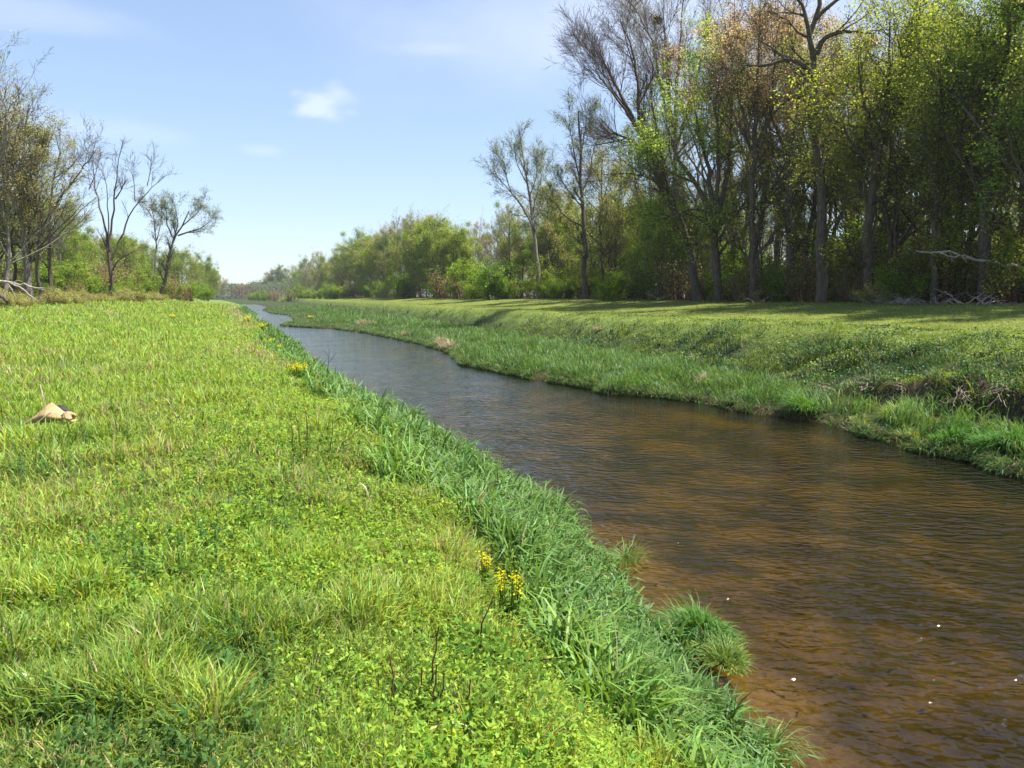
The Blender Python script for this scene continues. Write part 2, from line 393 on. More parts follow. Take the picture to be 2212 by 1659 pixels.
def wrap_round(xyr, extra):
    """add thinner cover beside and behind the standpoint: extra = (n, r0, r1, a0, a1) rows"""
    xs, ys, rs = [xyr[0]], [xyr[1]], [xyr[2]]
    for n, r0, r1, a0, a1 in extra:
        a, b, c = sector(n, r0, r1, a0, a1); xs.append(a); ys.append(b); rs.append(c)
    return np.concatenate(xs), np.concatenate(ys), np.concatenate(rs)
def varc(base, n, v=.25, hue=.12):
    b = np.asarray(base, float)
    if b.ndim == 1: b = np.tile(b, (n, 1))
    k = rng.normal(1, v, n).clip(.4, 1.5)[:, None]; h = rng.normal(0, hue, n)[:, None]
    c = b * k; c[:, :1] *= 1 + h; c[:, 2:] *= 1 - h
    return c.clip(.004, .95)
G_FIELD = np.array([.235, .375, .040]); G_YEL = np.array([.36, .43, .080]); G_DARK = np.array([.07, .15, .030])
G_REED = np.array([.115, .22, .045]); G_STRAW = np.array([.42, .34, .16]); G_HERB = np.array([.26, .355, .065])

def bnd(y): return np.interp(y, [3, 4.5, 5.7, 6.3, 8, 10, 14, 33, 60], [.8, 1.05, 1.3, 1.7, 2.1, 2.45, 2.4, 2.1, 2.3])
# --- left field grass
def field_grass():
    x, y, r = wrap_round(sector(720000, 1.9, 130, -44, 40), [(150000, 1.0, 70, -115, -44), (30000, .3, 1.9, -180, 180), (14000, 1.0, 6, 40, 90)])
    dl, dr, D, toe = zones(x, y)
    bb = bnd(y); pb = 1 - sst(dl - bb + .7 * (fnoise(x, y, 1.2, 71) - .5), -.15, .3)
    herb = np.exp(-((dl - bb - 1.1) / 1.5) ** 2) * sst(fnoise(x, y, 1.1, 72), .3, .6)
    keep = (dl > .5) & (rng.random(len(x)) > pb) & (rng.random(len(x)) > .6 * herb) & (dl < 24 + 6 * rng.random(len(x)))
    bare = sst(fnoise(x, y, 1.5, 73), .56, .66)
    keep &= rng.random(len(x)) > bare * .72
    x, y, r, dl = x[keep], y[keep], r[keep], dl[keep]
    n = len(x); P = np.stack([x, y, ground(x, y) - .01], 1)
    tall = .55 + .9 * fnoise(x, y, .9, 74) ; tuft = sst(vnoise(x, y, .38, 75), .62, .85)
    H = (.085 + .07 * rng.random(n)) * tall * (1 + .9 * tuft) * (1 + .012 * r)
    Wd = (.0046 + .0035 * rng.random(n)) * (1 + .11 * r) * (1 + .3 * tuft)
    z1 = fnoise(x, y, 2.3, 76)[:, None]; z2 = sst(fnoise(x, y, .8, 77), .5, .72)[:, None]
    farb = sst(r, 7, 28)[:, None]
    base = G_FIELD * (1 - z1) + G_YEL * z1 * .95
    base = base * (1 - .45 * z2 * (1 - farb * .5)) + G_DARK * .55 * z2
    C = varc(base, n, .28, .14)
    strip = np.exp(-((dl - 2.9) / .8) ** 2) * sst(y, 9, 25) * .75
    dry = rng.random(n) < (.05 + strip * sst(fnoise(x, y, 3.5, 79), .3, .55) + .22 * (sst(fnoise(x, y, 1.7, 78), .5, .7)))
    C[dry] = varc(G_STRAW, dry.sum(), .25, .05)
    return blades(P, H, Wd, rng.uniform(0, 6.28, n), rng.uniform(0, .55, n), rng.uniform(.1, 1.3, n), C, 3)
V = join([field_grass()])
tag(link_mesh("field_grass", V[0], V[1], V[2], M_GRASS, V[3]), "short bright green grass covering the flat left bank field", "grass", kind='stuff')

# --- small leafy herbs on the left bank shoulder and through the field
def herbs(npl, band, r0, r1, cols, hgt, leafs, per, seed, a0=-44, a1=40, thresh=(.35, .6)):
    x, y, r = wrap_round(sector(npl, r0, r1, a0, a1), [(npl // 5, 1.0, min(r1, 20), -110, a0), (npl // 12, .9, 5, a1, 100)])
    dl, dr, D, toe = zones(x, y)
    p = band(dl - bnd(y) + 2.2, x, y) * sst(fnoise(x, y, 1.0, seed), *thresh)
    k = (rng.random(len(x)) < p) & (dl > bnd(y) - .25); x, y, r = x[k], y[k], r[k]; n = len(x)
    lump = fnoise(x, y, .8, seed + 5)
    H = hgt * (.35 + 1.1 * lump) * rng.uniform(.6, 1.2, n) * (1 + .008 * r)
    lean = rng.normal(0, .25, (n, 2))
    base = np.repeat(np.stack([x, y, ground(x, y)], 1), per, 0)
    t = rng.random((n, per)).ravel() ** .7
    Hh = np.repeat(H, per); ln = np.repeat(lean, per, 0)
    P = base + np.stack([ln[:, 0] * Hh * t, ln[:, 1] * Hh * t, Hh * t], 1)
    P += rng.normal(0, .006, P.shape)
    ci = rng.random(n)[:, None]; cz = sst(fnoise(x, y, 1.3, seed + 9), .4, .65)[:, None]
    C = cols[0] * (1 - cz) + cols[1] * cz
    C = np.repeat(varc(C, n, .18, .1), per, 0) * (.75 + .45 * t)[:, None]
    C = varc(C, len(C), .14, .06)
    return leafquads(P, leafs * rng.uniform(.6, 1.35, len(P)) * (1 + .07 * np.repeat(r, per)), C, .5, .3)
parts = [
    herbs(70000, lambda dl, x, y: .9 * np.exp(-((dl - 3.3) / 1.35) ** 2) + .05, 1.9, 50, (G_HERB * np.array([.95, .98, 1]), G_YEL * np.array([.70, .84, .7])), .14, .021, 8, 81, thresh=(.2, .5)),
    herbs(15000, lambda dl, x, y: .9 * np.exp(-((dl - 3.5) / 1.8) ** 2) + .06, 1.8, 12, (np.array([.13, .24, .035]), np.array([.18, .28, .045])), .15, .028, 10, 87, thresh=(.5, .66)),
]
V = join(parts)
tag(link_mesh("leafy_ground_cover", V[0], V[1], V[2], M_LEAF, V[3]), "yellow green small leaved ground cover on the left bank shoulder", "ground cover", kind='stuff')

# --- lance leaved dark weeds at the photographer's feet
def lance(n, r0, r1, per, seed):
    x, y, r = sector(n, r0, r1, -44, 20)
    dl, dr, D, toe = zones(x, y)
    k = (rng.random(n) < sst(fnoise(x, y, 1.1, seed), .47, .62)) & (dl > 3.0); x, y, r = x[k], y[k], r[k]; n = len(x)
    H = rng.uniform(.07, .2, n)
    t = np.tile(np.linspace(.15, 1, per), n); Hh = np.repeat(H, per)
    P = np.repeat(np.stack([x, y, ground(x, y)], 1), per, 0); P[:, 2] += Hh * t
    az = np.tile(np.arange(per) * 2.4, n) + np.repeat(rng.uniform(0, 6.28, n), per)
    C = varc(np.repeat(varc(np.array([.115, .205, .055]), n, .2, .1), per, 0), n * per, .12, .05)
    L_ = rng.uniform(.05, .11, len(P)) * (1.15 - .5 * t)
    return blades(P, L_, L_ * .2, az, .5 + .6 * (1 - t) + rng.normal(0, .15, len(P)), rng.uniform(.6, 1.5, len(P)), C, 3)
V = join([lance(5200, 1.9, 9, 9, 91)])
tag(link_mesh("lance_leaved_weeds", V[0], V[1], V[2], M_LEAF, V[3]), "patches of dark green lance leaved weeds in the foreground grass", "weeds", kind='stuff')

# --- broad bladed grass on the left bank slope
def left_reed():
    parts = []
    for (n, r0, r1, p) in ((105000, 3.0, 150, 2.0),):
        x, y, r = wrap_round(sector(n * 3, r0, r1, -30, 34, p), [(90000, 1.8, 9, 34, 105)])
        dl, dr, D, toe = zones(x, y)
        nz = .9 * (fnoise(x, y, 1.2, 71) - .5)
        pr = sst(dl, -.12, .05) * (1 - sst(dl - bnd(y) + nz * .8, -.1, .35))
        k = rng.random(len(x)) < pr; x, y, r, dl = x[k], y[k], r[k], dl[k]; n2 = len(x)
        lump = sst(fnoise(x, y, .8, 93), .25, .75); lump2 = vnoise(x, y, .3, 94)
        H = (1 - .5 * sst(y, 60, 80)) * (.14 + .27 * lump + .2 * lump2) * rng.uniform(.65, 1.25, n2) * (1 + .003 * r)
        Wd = (.013 + .013 * rng.random(n2)) * (1 + .06 * r)
        az = rng.uniform(0, 6.28, n2)
        z1 = sst(fnoise(x, y, 1.5, 96), .35, .65)[:, None]; mixy = sst(dl - bnd(y), -.3, .4)[:, None]
        base = (G_REED * (1 - z1) + np.array([.14, .25, .055]) * z1) * (1 - mixy * .5) + G_FIELD * mixy * .5
        C = varc(base, n2, .24, .1)
        dry = rng.random(n2) < .03; Wd[dry] *= .45; C[dry] = varc(G_STRAW, dry.sum(), .2, .05)
        P = np.stack([x, y, ground(x, y) - .02 + .0 * r], 1)
        parts.append(blades(P, H, Wd, az, rng.uniform(.0, .38, n2), rng.uniform(.3, 2.6, n2), C, 4))
    return join(parts)
V = left_reed()
tag(link_mesh("bank_grass", V[0], V[1], V[2], M_REED, V[3]), "lush blue green arching grass on the left river bank slope", "grass", kind='stuff')
print("left reed", len(V[2]))

# --- right bank: bench grass, slope weeds, top field
def right_bank():
    x, y, r = wrap_round(sector(520000, 9.5, 190, -30, 41, 2.2), [(110000, 9.5, 60, 41, 66)])
    dl, dr, D, toe = zones(x, y)
    cut = cutmask(y) * sst(D - toe, -.8, -.2) * (1 - sst(D - toe, .35, .6)) * sst(fnoise(x, y, 1.6, 101), .40, .52)
    edgegap = .85 * sst(fnoise(x, y, 2.0, 115), .54, .64) * (1 - sst(dr, .15, .5)) * (dr < .5)
    ok = (dr > -.04) & (D < 38) & (rng.random(len(x)) > edgegap) & (rng.random(len(x)) > cut * 1.0)
    gap = cutmask(y) * (1 - sst(D - toe, -.4, 0)) * sst(fnoise(x, y, 1.1, 102), .36, .5); ok &= rng.random(len(x)) > gap
    x, y, r, dr, D, toe = x[ok], y[ok], r[ok], dr[ok], D[ok], toe[ok]; n = len(x)
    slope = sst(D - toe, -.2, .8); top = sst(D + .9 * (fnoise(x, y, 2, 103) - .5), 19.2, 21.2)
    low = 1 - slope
    lump = sst(fnoise(x, y, 1.1, 104), .25, .75); l2 = sst(vnoise(x, y, .55, 105), .1, .9)
    farlow = 1 - .65 * sst(y, 45, 75) * (1 - sst(dr, 2, 5))
    H = farlow * low * (.18 + .3 * lump + .2 * l2) + slope * (1 - top) * (.06 + .58 * lump * l2 + .08 * l2) + top * (.07 + .05 * l2)
    H *= rng.uniform(.5, 1.3, n) * (1 + .002 * r)
    Wd = (.009 + .006 * rng.random(n)) * (1 + .035 * r) * (1 - .35 * top)
    z1 = fnoise(x, y, 3.0, 106)[:, None]; z2 = sst(fnoise(x, y, 1.2, 107), .45, .65)[:, None]
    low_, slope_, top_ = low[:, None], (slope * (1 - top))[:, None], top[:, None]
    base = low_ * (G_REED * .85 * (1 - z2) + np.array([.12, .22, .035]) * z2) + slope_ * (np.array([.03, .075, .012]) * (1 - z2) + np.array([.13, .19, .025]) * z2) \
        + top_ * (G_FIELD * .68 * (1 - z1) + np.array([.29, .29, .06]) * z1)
    C = varc(base, n, .25, .12)
    dryp = .03 + .14 * top * sst(fnoise(x, y, 2.5, 108), .5, .7) + .05 * slope * (1 - top)
    dry = rng.random(n) < dryp; C[dry] = varc(G_STRAW * .8, dry.sum(), .25, .05)
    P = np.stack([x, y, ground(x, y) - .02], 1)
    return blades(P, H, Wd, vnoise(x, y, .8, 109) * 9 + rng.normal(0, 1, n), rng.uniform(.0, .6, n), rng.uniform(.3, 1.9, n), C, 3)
V1 = right_bank()
def right_leaves():
    x, y, r = sector(260000, 12, 110, 0, 41, 2.2)
    dl, dr, D, toe = zones(x, y)
    k = (D > toe + .1) & (D < 25 - 4 * rng.random(len(x))) & (rng.random(len(x)) < sst(fnoise(x, y, 1.4, 111), .32, .55)) & (dr > .3)
    x, y, r, D = x[k], y[k], r[k], D[k]; n = len(x)
    lump = sst(fnoise(x, y, 1.1, 104), .25, .75) * sst(vnoise(x, y, .55, 105), .1, .9); H = (.07 + .58 * lump) * (1 - .8 * sst(D, 19.5, 21.5))
    P = np.stack([x, y, ground(x, y) + H * rng.random(n) ** .6], 1)
    z = sst(fnoise(x, y, 1.7, 112), .4, .6)[:, None]
    C = varc(np.array([.03, .08, .012]) * (1 - z) + np.array([.15, .215, .025]) * z, n, .22, .1)
    return leafquads(P, rng.uniform(.04, .08, n) * (1 + .012 * r), C, .5, .3)
def fringe():
    # blades drooping over the water's edge
    t = rng.random(26000); y = 9 * (150 / 9) ** t; dd = rng.uniform(-.08, .22, len(y)); x = edgeR(y) + dd
    g_ = rng.random(len(y)) > .9 * sst(fnoise(x, y, 2.0, 115), .56, .66); x, y = x[g_], y[g_]; n = len(x); r = np.hypot(x, y)
    P = np.stack([x, y, np.maximum(ground(x, y), WATER) - .01], 1)
    C = varc(G_REED * .75, n, .25, .12); dry = rng.random(n) < .14; C[dry] = varc(G_STRAW * .7, dry.sum(), .2, .05)
    return blades(P, rng.uniform(.12, .42, n), (.008 + .006 * rng.random(n)) * (1 + .04 * r), math.atan2(-NY, -NX) + rng.normal(0, .7, n), rng.uniform(.1, 1.0, n), rng.uniform(.8, 2.4, n), C, 3)
V = join([V1, right_leaves(), fringe()])
tag(link_mesh("bank_grass", V[0], V[1], V[2], M_REED, V[3]), "thick green grass and weeds on the right river bank", "grass", kind='stuff')
print("right", len(V[2]))

# ------------------------------------------------------------------ trees
UP = np.array([0, 0, 1.])
def norm(a): return a / (np.linalg.norm(a, axis=-1, keepdims=True) + 1e-9)
def resample(P, m):
    P = np.asarray(P, float); d = np.r_[0, np.cumsum(np.linalg.norm(np.diff(P, axis=0), axis=1))]
    t = np.linspace(0, d[-1], m); return np.stack([np.interp(t, d, P[:, k]) for k in range(3)], 1)
def tubes(nodes, rad, sides):
    """nodes (B,m,3), rad (B,m) -> closed-side tubes"""
    B, m, _ = nodes.shape
    T = norm(np.gradient(nodes, axis=1))
    ref = np.where(np.abs(T[:, :1, 2:]) > .9, np.array([1., 0, 0]), UP)
    A = norm(np.cross(T, np.broadcast_to(ref, T.shape))); Bn = np.cross(T, A)
    th = np.arange(sides) / sides * 2 * np.pi
    V = nodes[:, :, None] + rad[:, :, None, None] * (A[:, :, None] * np.cos(th)[:, None] + Bn[:, :, None] * np.sin(th)[:, None])
    V = V.reshape(-1, 3)
    b = (np.arange(B) * m * sides)[:, None, None, None]; i = (np.arange(m - 1) * sides)[None, :, None, None]
    j = np.arange(sides); q = np.stack([j, (j + 1) % sides, (j + 1) % sides + sides, j + sides], 1)[None, None]
    f = (b + i + q).reshape(-1)
    return V, f, np.full(B * (m - 1) * sides, 4)
def sprout(par, prad, nper, m, tmin, tmax, ang, angsd, lfun, wob, trop, rfac, rmin, R_, plen=None):
    """children of every parent branch; returns nodes, radii"""
    B, pm, _ = par.shape
    t = R_.uniform(tmin, tmax, (B, nper)); fi = t * (pm - 1); i0 = np.clip(fi.astype(int), 0, pm - 2); fr = (fi - i0)[..., None]
    bi = np.arange(B)[:, None]
    P0 = par[bi, i0] * (1 - fr) + par[bi, i0 + 1] * fr
    Tg = norm(par[bi, i0 + 1] - par[bi, i0]); r0 = prad[bi, i0]
    PL = np.linalg.norm(np.diff(par, axis=1), axis=2).sum(1)[:, None]
    P0 = P0.reshape(-1, 3); Tg = Tg.reshape(-1, 3); r0 = r0.ravel(); tt = t.ravel(); PL = np.repeat(PL, nper, 1).ravel()
    n = len(P0)
    rnd = norm(R_.normal(0, 1, (n, 3))); perp = norm(np.cross(Tg, rnd))
    a = R_.normal(ang, angsd, n)[:, None]
    d = norm(Tg * np.cos(a) + perp * np.sin(a))
    Ln = lfun(tt, PL, n)
    nodes = [P0]; seg = Ln / (m - 1)
    for k in range(m - 1):
        nodes.append(nodes[-1] + d * seg[:, None])
        d = norm(d + R_.normal(0, wob, (n, 3)) + UP * trop)
    nodes = np.stack(nodes, 1)
    rb = np.clip(r0 * rfac, rmin, None); rad = rb[:, None] * np.linspace(1, .35, m)[None]
    return nodes, np.clip(rad, rmin * .6, None)
def tree_mesh(seed, limbs, levels, leaf, twig_col=(.10, .085, .07), rmin=.008, droop=0.):
    """limbs: list of (polyline, r0, r1). levels: per level dict. returns trunk mesh data, crown mesh data"""
    R_ = np.random.default_rng(seed)
    m0 = 12; P = []; Rr = []
    for pl, a, b in limbs:
        q = resample(pl, m0); Ls = np.linalg.norm(q[-1] - q[0])
        w = R_.normal(0, .006 * Ls, q.shape); w[0] = 0; w[:, 2] *= .3; q = q + w
        P.append(q); Rr.append(np.linspace(a, b, m0))
    P = np.array(P); Rr = np.array(Rr)
    Vt, ft, ct = tubes(P, Rr, 8)
    tr = [(Vt, ft, ct, np.zeros_like(Vt))]; cr = []
    nodes, rad = P, Rr; tips = []
    for li, lv in enumerate(levels):
        nodes, rad = sprout(nodes, rad, lv['n'], lv.get('m', 5), lv.get('t0', .25), lv.get('t1', 1.), lv['ang'], lv.get('sd', .2),
                            lv['len'], lv.get('wob', .12), lv.get('trop', .05), lv.get('rf', .55), max(rmin, .0), R_)
        Vt, ft, ct = tubes(nodes, rad, 5 if li == 0 else 3)
        tc_ = np.tile(np.array(twig_col), (len(Vt), 1))
        (tr if li == 0 else cr).append((Vt, ft, ct, tc_))
        tips.append(nodes)
    if leaf:
        src = tips[leaf.get('lev', -1)]
        B, m, _ = src.shape; per = leaf['per']
        n = B * per
        fi = R_.uniform(leaf.get('t0', .2), 1, (B, per)) * (m - 1); i0 = np.clip(fi.astype(int), 0, m - 2); fr = (fi - i0)[..., None]; bi = np.arange(B)[:, None]
        pos = (src[bi, i0] * (1 - fr) + src[bi, i0 + 1] * fr).reshape(-1, 3) + R_.normal(0, leaf['jit'], (n, 3))
        cl = R_.random(B); cols = np.asarray(leaf['cols'])
        ci = (cl * len(cols)).astype(int) if len(cols) > 1 else np.zeros(B, int)
        bc = cols[ci] * R_.normal(1, .2, B).clip(.5, 1.6)[:, None]
        keep = R_.random(n) < leaf.get('keep', 1.) * np.repeat(np.where(R_.random(B) < leaf.get('bare', 0), 0.1, 1.), per)
        C = np.repeat(bc, per, 0) * R_.normal(1, .18, n).clip(.5, 1.6)[:, None]
        pos, C = pos[keep], C[keep]; n = len(pos)
        cr.append(leafquads(pos, leaf['size'] * R_.uniform(.6, 1.4, n), C, leaf.get('asp', .7), leaf.get('up', -.2)))
    return join(tr), join(cr)
def auto_limbs(R_, h, r, cb, nl, spread, lean=0., fork=.0, up=.5):
    """a wobbling trunk with main limbs"""
    top = np.array([lean * h, R_.normal(0, .03) * h, h])
    k = 6; tz = np.linspace(0, 1, k); tr = np.outer(tz, top); tr[1:, :2] += R_.normal(0, .012 * h, (k - 1, 2)); tr[:, 0] += lean * h * (tz ** 1.5 - tz)
    out = [(tr, r, r * .12)]
    for i in range(nl):
        t = cb + (.93 - cb) * (i + R_.random() * .7) / nl
        p0 = np.array([np.interp(t, tz, tr[:, q]) for q in range(3)])
        az = i * 2.4 + R_.uniform(-.5, .5); L_ = spread * (1.15 - .75 * (t - cb) / (1 - cb)) * R_.uniform(.75, 1.2)
        d = np.array([math.cos(az), math.sin(az), 0])
        e = R_.uniform(.6, 1.0) * up
        out.append((np.array([p0, p0 + d * L_ * .35 + UP * L_ * (.18 + .25 * e), p0 + d * L_ * .7 + UP * L_ * (.45 + .6 * e), p0 + d * L_ * .85 + UP * L_ * (.75 + 1.0 * e)]), r * .5 * (1.1 - t * .8), r * .06))
    return out
def rel(f, lo=.75, hi=1.25, tp=.5):
    return lambda t, PL, n: PL * f * (1 - tp * t) * rng.uniform(lo, hi, n)
def absl(a, lo=.7, hi=1.3):
    return lambda t, PL, n: a * rng.uniform(lo, hi, n)
BARE_LV = [dict(n=7, ang=.6, len=rel(.42), m=6, t0=.2, wob=.10, trop=.09), dict(n=6, ang=.6, len=rel(.5), m=5, t0=.15, wob=.13, trop=.08, rf=.5),
           dict(n=6, ang=.55, len=rel(.55), m=4, t0=.1, wob=.15, trop=.06, rf=.6), dict(n=3, ang=.6, len=rel(.6), m=3, t0=.2, wob=.15, trop=.03, rf=.7)]
LEAF_LV = [dict(n=7, ang=.75, len=rel(.42), m=5, t0=.2, trop=.05), dict(n=6, ang=.8, len=rel(.48), m=4, t0=.15, rf=.5), dict(n=5, ang=.75, len=rel(.5), m=3, t0=.1, rf=.6)]
YG = [(0.188, 0.258, 0.038), (0.226, 0.28, 0.043), (0.15, 0.22, 0.032), (0.248, 0.28, 0.059)]
MG = [(0.149, 0.257, 0.041), (0.189, 0.297, 0.047), (0.121, 0.203, 0.034)]
OL = [(0.286, 0.273, 0.104), (0.247, 0.26, 0.091), (0.338, 0.286, 0.13), (0.234, 0.26, 0.065)]
RD = [(0.367, 0.217, 0.102), (0.337, 0.251, 0.122), (0.326, 0.274, 0.143), (0.265, 0.274, 0.102)]
GY = [(0.375, 0.338, 0.225), (0.3, 0.325, 0.163), (0.388, 0.312, 0.237)]
def make_tree(name, loc, mesh, bark, label, cat, group=None, rz=0, sc=1., leafm=None):
    (t, c) = mesh
    e = empty(name, loc, rz, sc); tag(e, label, cat, group)
    link_mesh("trunk", t[0], t[1], t[2], bark, None, e, smooth=True)
    link_mesh("crown", c[0], c[1], c[2], leafm or M_CROWN, c[3], e)
    return e
def at(u, depth):
    """a standing place on the ground at that bearing and distance"""
    x = (u - CX) / F * depth * (1 / math.cos(PITCH)) * 1.0
    for _ in range(3):
        z = float(ground(x, depth)); 
        # exact bearing of the column at that height
        c = math.cos(PITCH); s = math.sin(PITCH); fwd = depth * c - (z - EYE) * s; x = (u - CX) / F * fwd
    return np.array((x, depth, float(ground(x, depth))))
def hero(name, u, depth, limbs_px, levels, leaf, bark, label, cat='tree', seed=1, twig=(.10, .085, .07), rmin=.009, ywob=.35, group=None):
    """limbs traced as image columns/rows at the tree's own distance, given depth by a random forward or backward lean"""
    b = at(u, depth); R_ = np.random.default_rng(seed + 900); limbs = []
    for k, (pl, r0, r1) in enumerate(limbs_px):
        q = np.array([Wp(a, v, depth) for a, v in pl]) - b
        d = np.r_[0, np.cumsum(np.linalg.norm(np.diff(q, axis=0), axis=1))]
        if k == 0: q[0] = (q[0][0], 0, -.3); slope = 0
        else:
            slope = R_.uniform(-1, 1) * ywob
            # start depth from the trunk near this height
        q[:, 1] = q[:, 1] + slope * d
        limbs.append((q, r0, r1))
    return make_tree(name, b, tree_mesh(seed, limbs, levels, leaf, twig, rmin), bark, label, cat, group)
def lv(n1, l1, n2, l2, n3, l3, n4=0, l4=0, a=.6, trop=.06, wob=.12, t0=.2):
    l1 *= .8; l2 *= .85
    o = [dict(n=n1, ang=a, len=absl(l1), m=6, t0=t0, wob=wob, trop=trop, rf=.45), dict(n=n2, ang=a, len=absl(l2), m=5, t0=.15, wob=wob, trop=trop, rf=.5),
         dict(n=n3, ang=a, len=absl(l3), m=4, t0=.1, wob=wob + .03, trop=trop * .7, rf=.6)]
    if n4: o.append(dict(n=n4, ang=a, len=absl(l4), m=3, t0=.2, wob=wob + .03, trop=.02, rf=.7))
    return o
# ---- right bank hero trees
hero("leaning_tree", 1505, 63, [
    ([(1505, 640), (1492, 534), (1463, 461), (1434, 400), (1403, 333), (1383, 288)], .36, .2),
    ([(1383, 288), (1365, 252), (1340, 214), (1320, 176), (1290, 120)], .20, .03),
    ([(1383, 288), (1380, 239), (1375, 176), (1370, 126), (1352, 88), (1340, 55)], .20, .03),
    ([(1403, 333), (1360, 305), (1320, 288), (1290, 260)], .16, .02),
    ([(1383, 288), (1345, 240), (1300, 190), (1275, 165)], .15, .02),
    ([(1434, 400), (1400, 380), (1360, 370), (1307, 371)], .13, .02),
    ([(1457, 441), (1440, 380), (1432, 300), (1420, 220), (1418, 120)], .16, .03)],
    lv(9, 4.2, 7, 2.0, 6, 1.0, 3, .6, a=.5, trop=.10), None, M_BARK, "tall dark leaning tree whose bare twigs fan out to the upper left", seed=21, twig=(.16, .125, .095))
b = hero("bare_tree", 1470, 76, [
    ([(1468, 640), (1462, 480), (1458, 380), (1455, 280)], .3, .18),
    ([(1455, 280), (1446, 230), (1440, 186), (1443, 126), (1433, 63), (1428, 0)], .2, .03),
    ([(1455, 280), (1430, 220), (1413, 176), (1403, 113), (1370, 60), (1335, 20)], .18, .03),
    ([(1455, 290), (1460, 200), (1463, 141), (1471, 50), (1474, -40)], .18, .03),
    ([(1458, 330), (1490, 230), (1510, 150), (1530, 60), (1540, -10)], .16, .03),
    ([(1446, 230), (1415, 140), (1395, 80), (1380, 20)], .12, .02)],
    lv(10, 4.0, 7, 2.0, 6, 1.0, 3, .6, a=.45, trop=.12), dict(per=3, jit=.08, size=.10, cols=GY, keep=.6, asp=.5), M_BARK_G,
    "pale grey bare tree behind the leaning tree, holding a dark nest", seed=22, twig=(.22, .20, .175))
# nest
def blob(name, c, rx, rz_, n, ln, colr, matl, seed, parent=None):
    R_ = np.random.default_rng(seed); th = R_.uniform(0, 6.28, n); ph = R_.normal(0, .5, n)
    P = np.array(c) + np.stack([np.cos(th) * np.cos(ph) * rx, np.sin(th) * np.cos(ph) * rx, np.sin(ph) * rz_], 1) * R_.uniform(.2, 1, n)[:, None] ** .4
    d = norm(np.stack([-np.sin(th), np.cos(th), R_.normal(0, .5, n)], 1) + R_.normal(0, .6, (n, 3)))
    nodes = np.stack([P - d * ln / 2, P, P + d * ln / 2], 1)
    V, f, ct = tubes(nodes, np.full((n, 3), ln * .02 + .004), 3)
    return link_mesh(name, V, f, ct, matl, np.tile(np.array(colr), (len(V), 1)), parent)
p = Wp(1420, 44, 76)
nb = blob("bird_nest", (0, 0, 0), .42, .35, 420, .55, (.05, .04, .03), M_DRY, 5); nb.location = tuple(p)
tag(nb, "dark twiggy bird nest high in the pale bare tree", "nest")
hero("multi_stem_tree", 1550, 60, [
    ([(1553, 640), (1547, 560), (1543, 504), (1543, 470)], .36, .28),
    ([(1543, 475), (1532, 445), (1511, 399), (1478, 336), (1461, 260), (1450, 200)], .24, .04),
    ([(1543, 475), (1541, 420), (1539, 365), (1528, 302), (1522, 252), (1512, 170)], .24, .04),
    ([(1543, 480), (1562, 437), (1564, 399), (1574, 357), (1576, 286), (1580, 200), (1570, 150)], .24, .04),
    ([(1543, 470), (1546, 380), (1543, 294), (1532, 225), (1545, 160)], .2, .03),
    ([(1551, 521), (1574, 487), (1600, 458), (1625, 425), (1650, 380)], .15, .03),
    ([(1540, 460), (1499, 449), (1457, 466), (1410, 475)], .13, .02),
    ([(1511, 399), (1470, 385), (1430, 370), (1400, 330)], .12, .02)],
    lv(8, 3.4, 6, 1.7, 5, .8, a=.8, trop=.03), dict(per=20, jit=.28, size=0.152, cols=[(.22, .31, .055), (.26, .34, .07), (.17, .26, .045)], keep=.95, bare=.2, asp=.6), M_BARK,
    "low forking tree with several stems and fresh green leaves, right of the leaning tree", seed=23)
hero("forked_tree", 1627, 57, [
    ([(1627, 645), (1625, 520), (1623, 420), (1629, 357), (1631, 311)], .30, .2),
    ([(1629, 340), (1617, 311), (1614, 227), (1604, 168), (1595, 90)], .15, .03),
    ([(1631, 311), (1635, 235), (1637, 147), (1640, 60), (1645, 10)], .16, .03),
    ([(1634, 330), (1646, 302), (1656, 256), (1688, 227), (1710, 215)], .13, .02),
    ([(1617, 311), (1600, 270), (1591, 248), (1575, 180)], .12, .02),
    ([(1633, 320), (1665, 240), (1668, 140), (1676, 40)], .12, .02)],
    lv(8, 3.2, 6, 1.6, 5, .8, 3, .5, a=.55, trop=.08), dict(per=7, jit=.18, size=0.104, cols=RD, keep=.8, bare=.2, asp=.55), M_BARK,
    "straight forked tree with a reddish brown budding crown left of the tallest trunk", seed=24, twig=(.15, .11, .09))
hero("stout_tree", 1704, 56, [
    ([(1704, 645), (1704, 565), (1703, 470), (1707, 370), (1710, 300)], .34, .22),
    ([(1707, 370), (1695, 300), (1680, 240), (1672, 170)], .16, .03),
    ([(1710, 300), (1722, 240), (1730, 180), (1738, 120)], .16, .03),
    ([(1705, 420), (1725, 380), (1745, 330), (1752, 280)], .12, .02)],
    lv(8, 3.0, 6, 1.6, 5, .8, a=.8, trop=.03), dict(per=14, jit=.25, size=0.136, cols=YG, keep=.8, bare=.3), M_BARK,
    "stout dark trunk with sparse yellow green leaves, standing just left of the tallest trunk", seed=25)
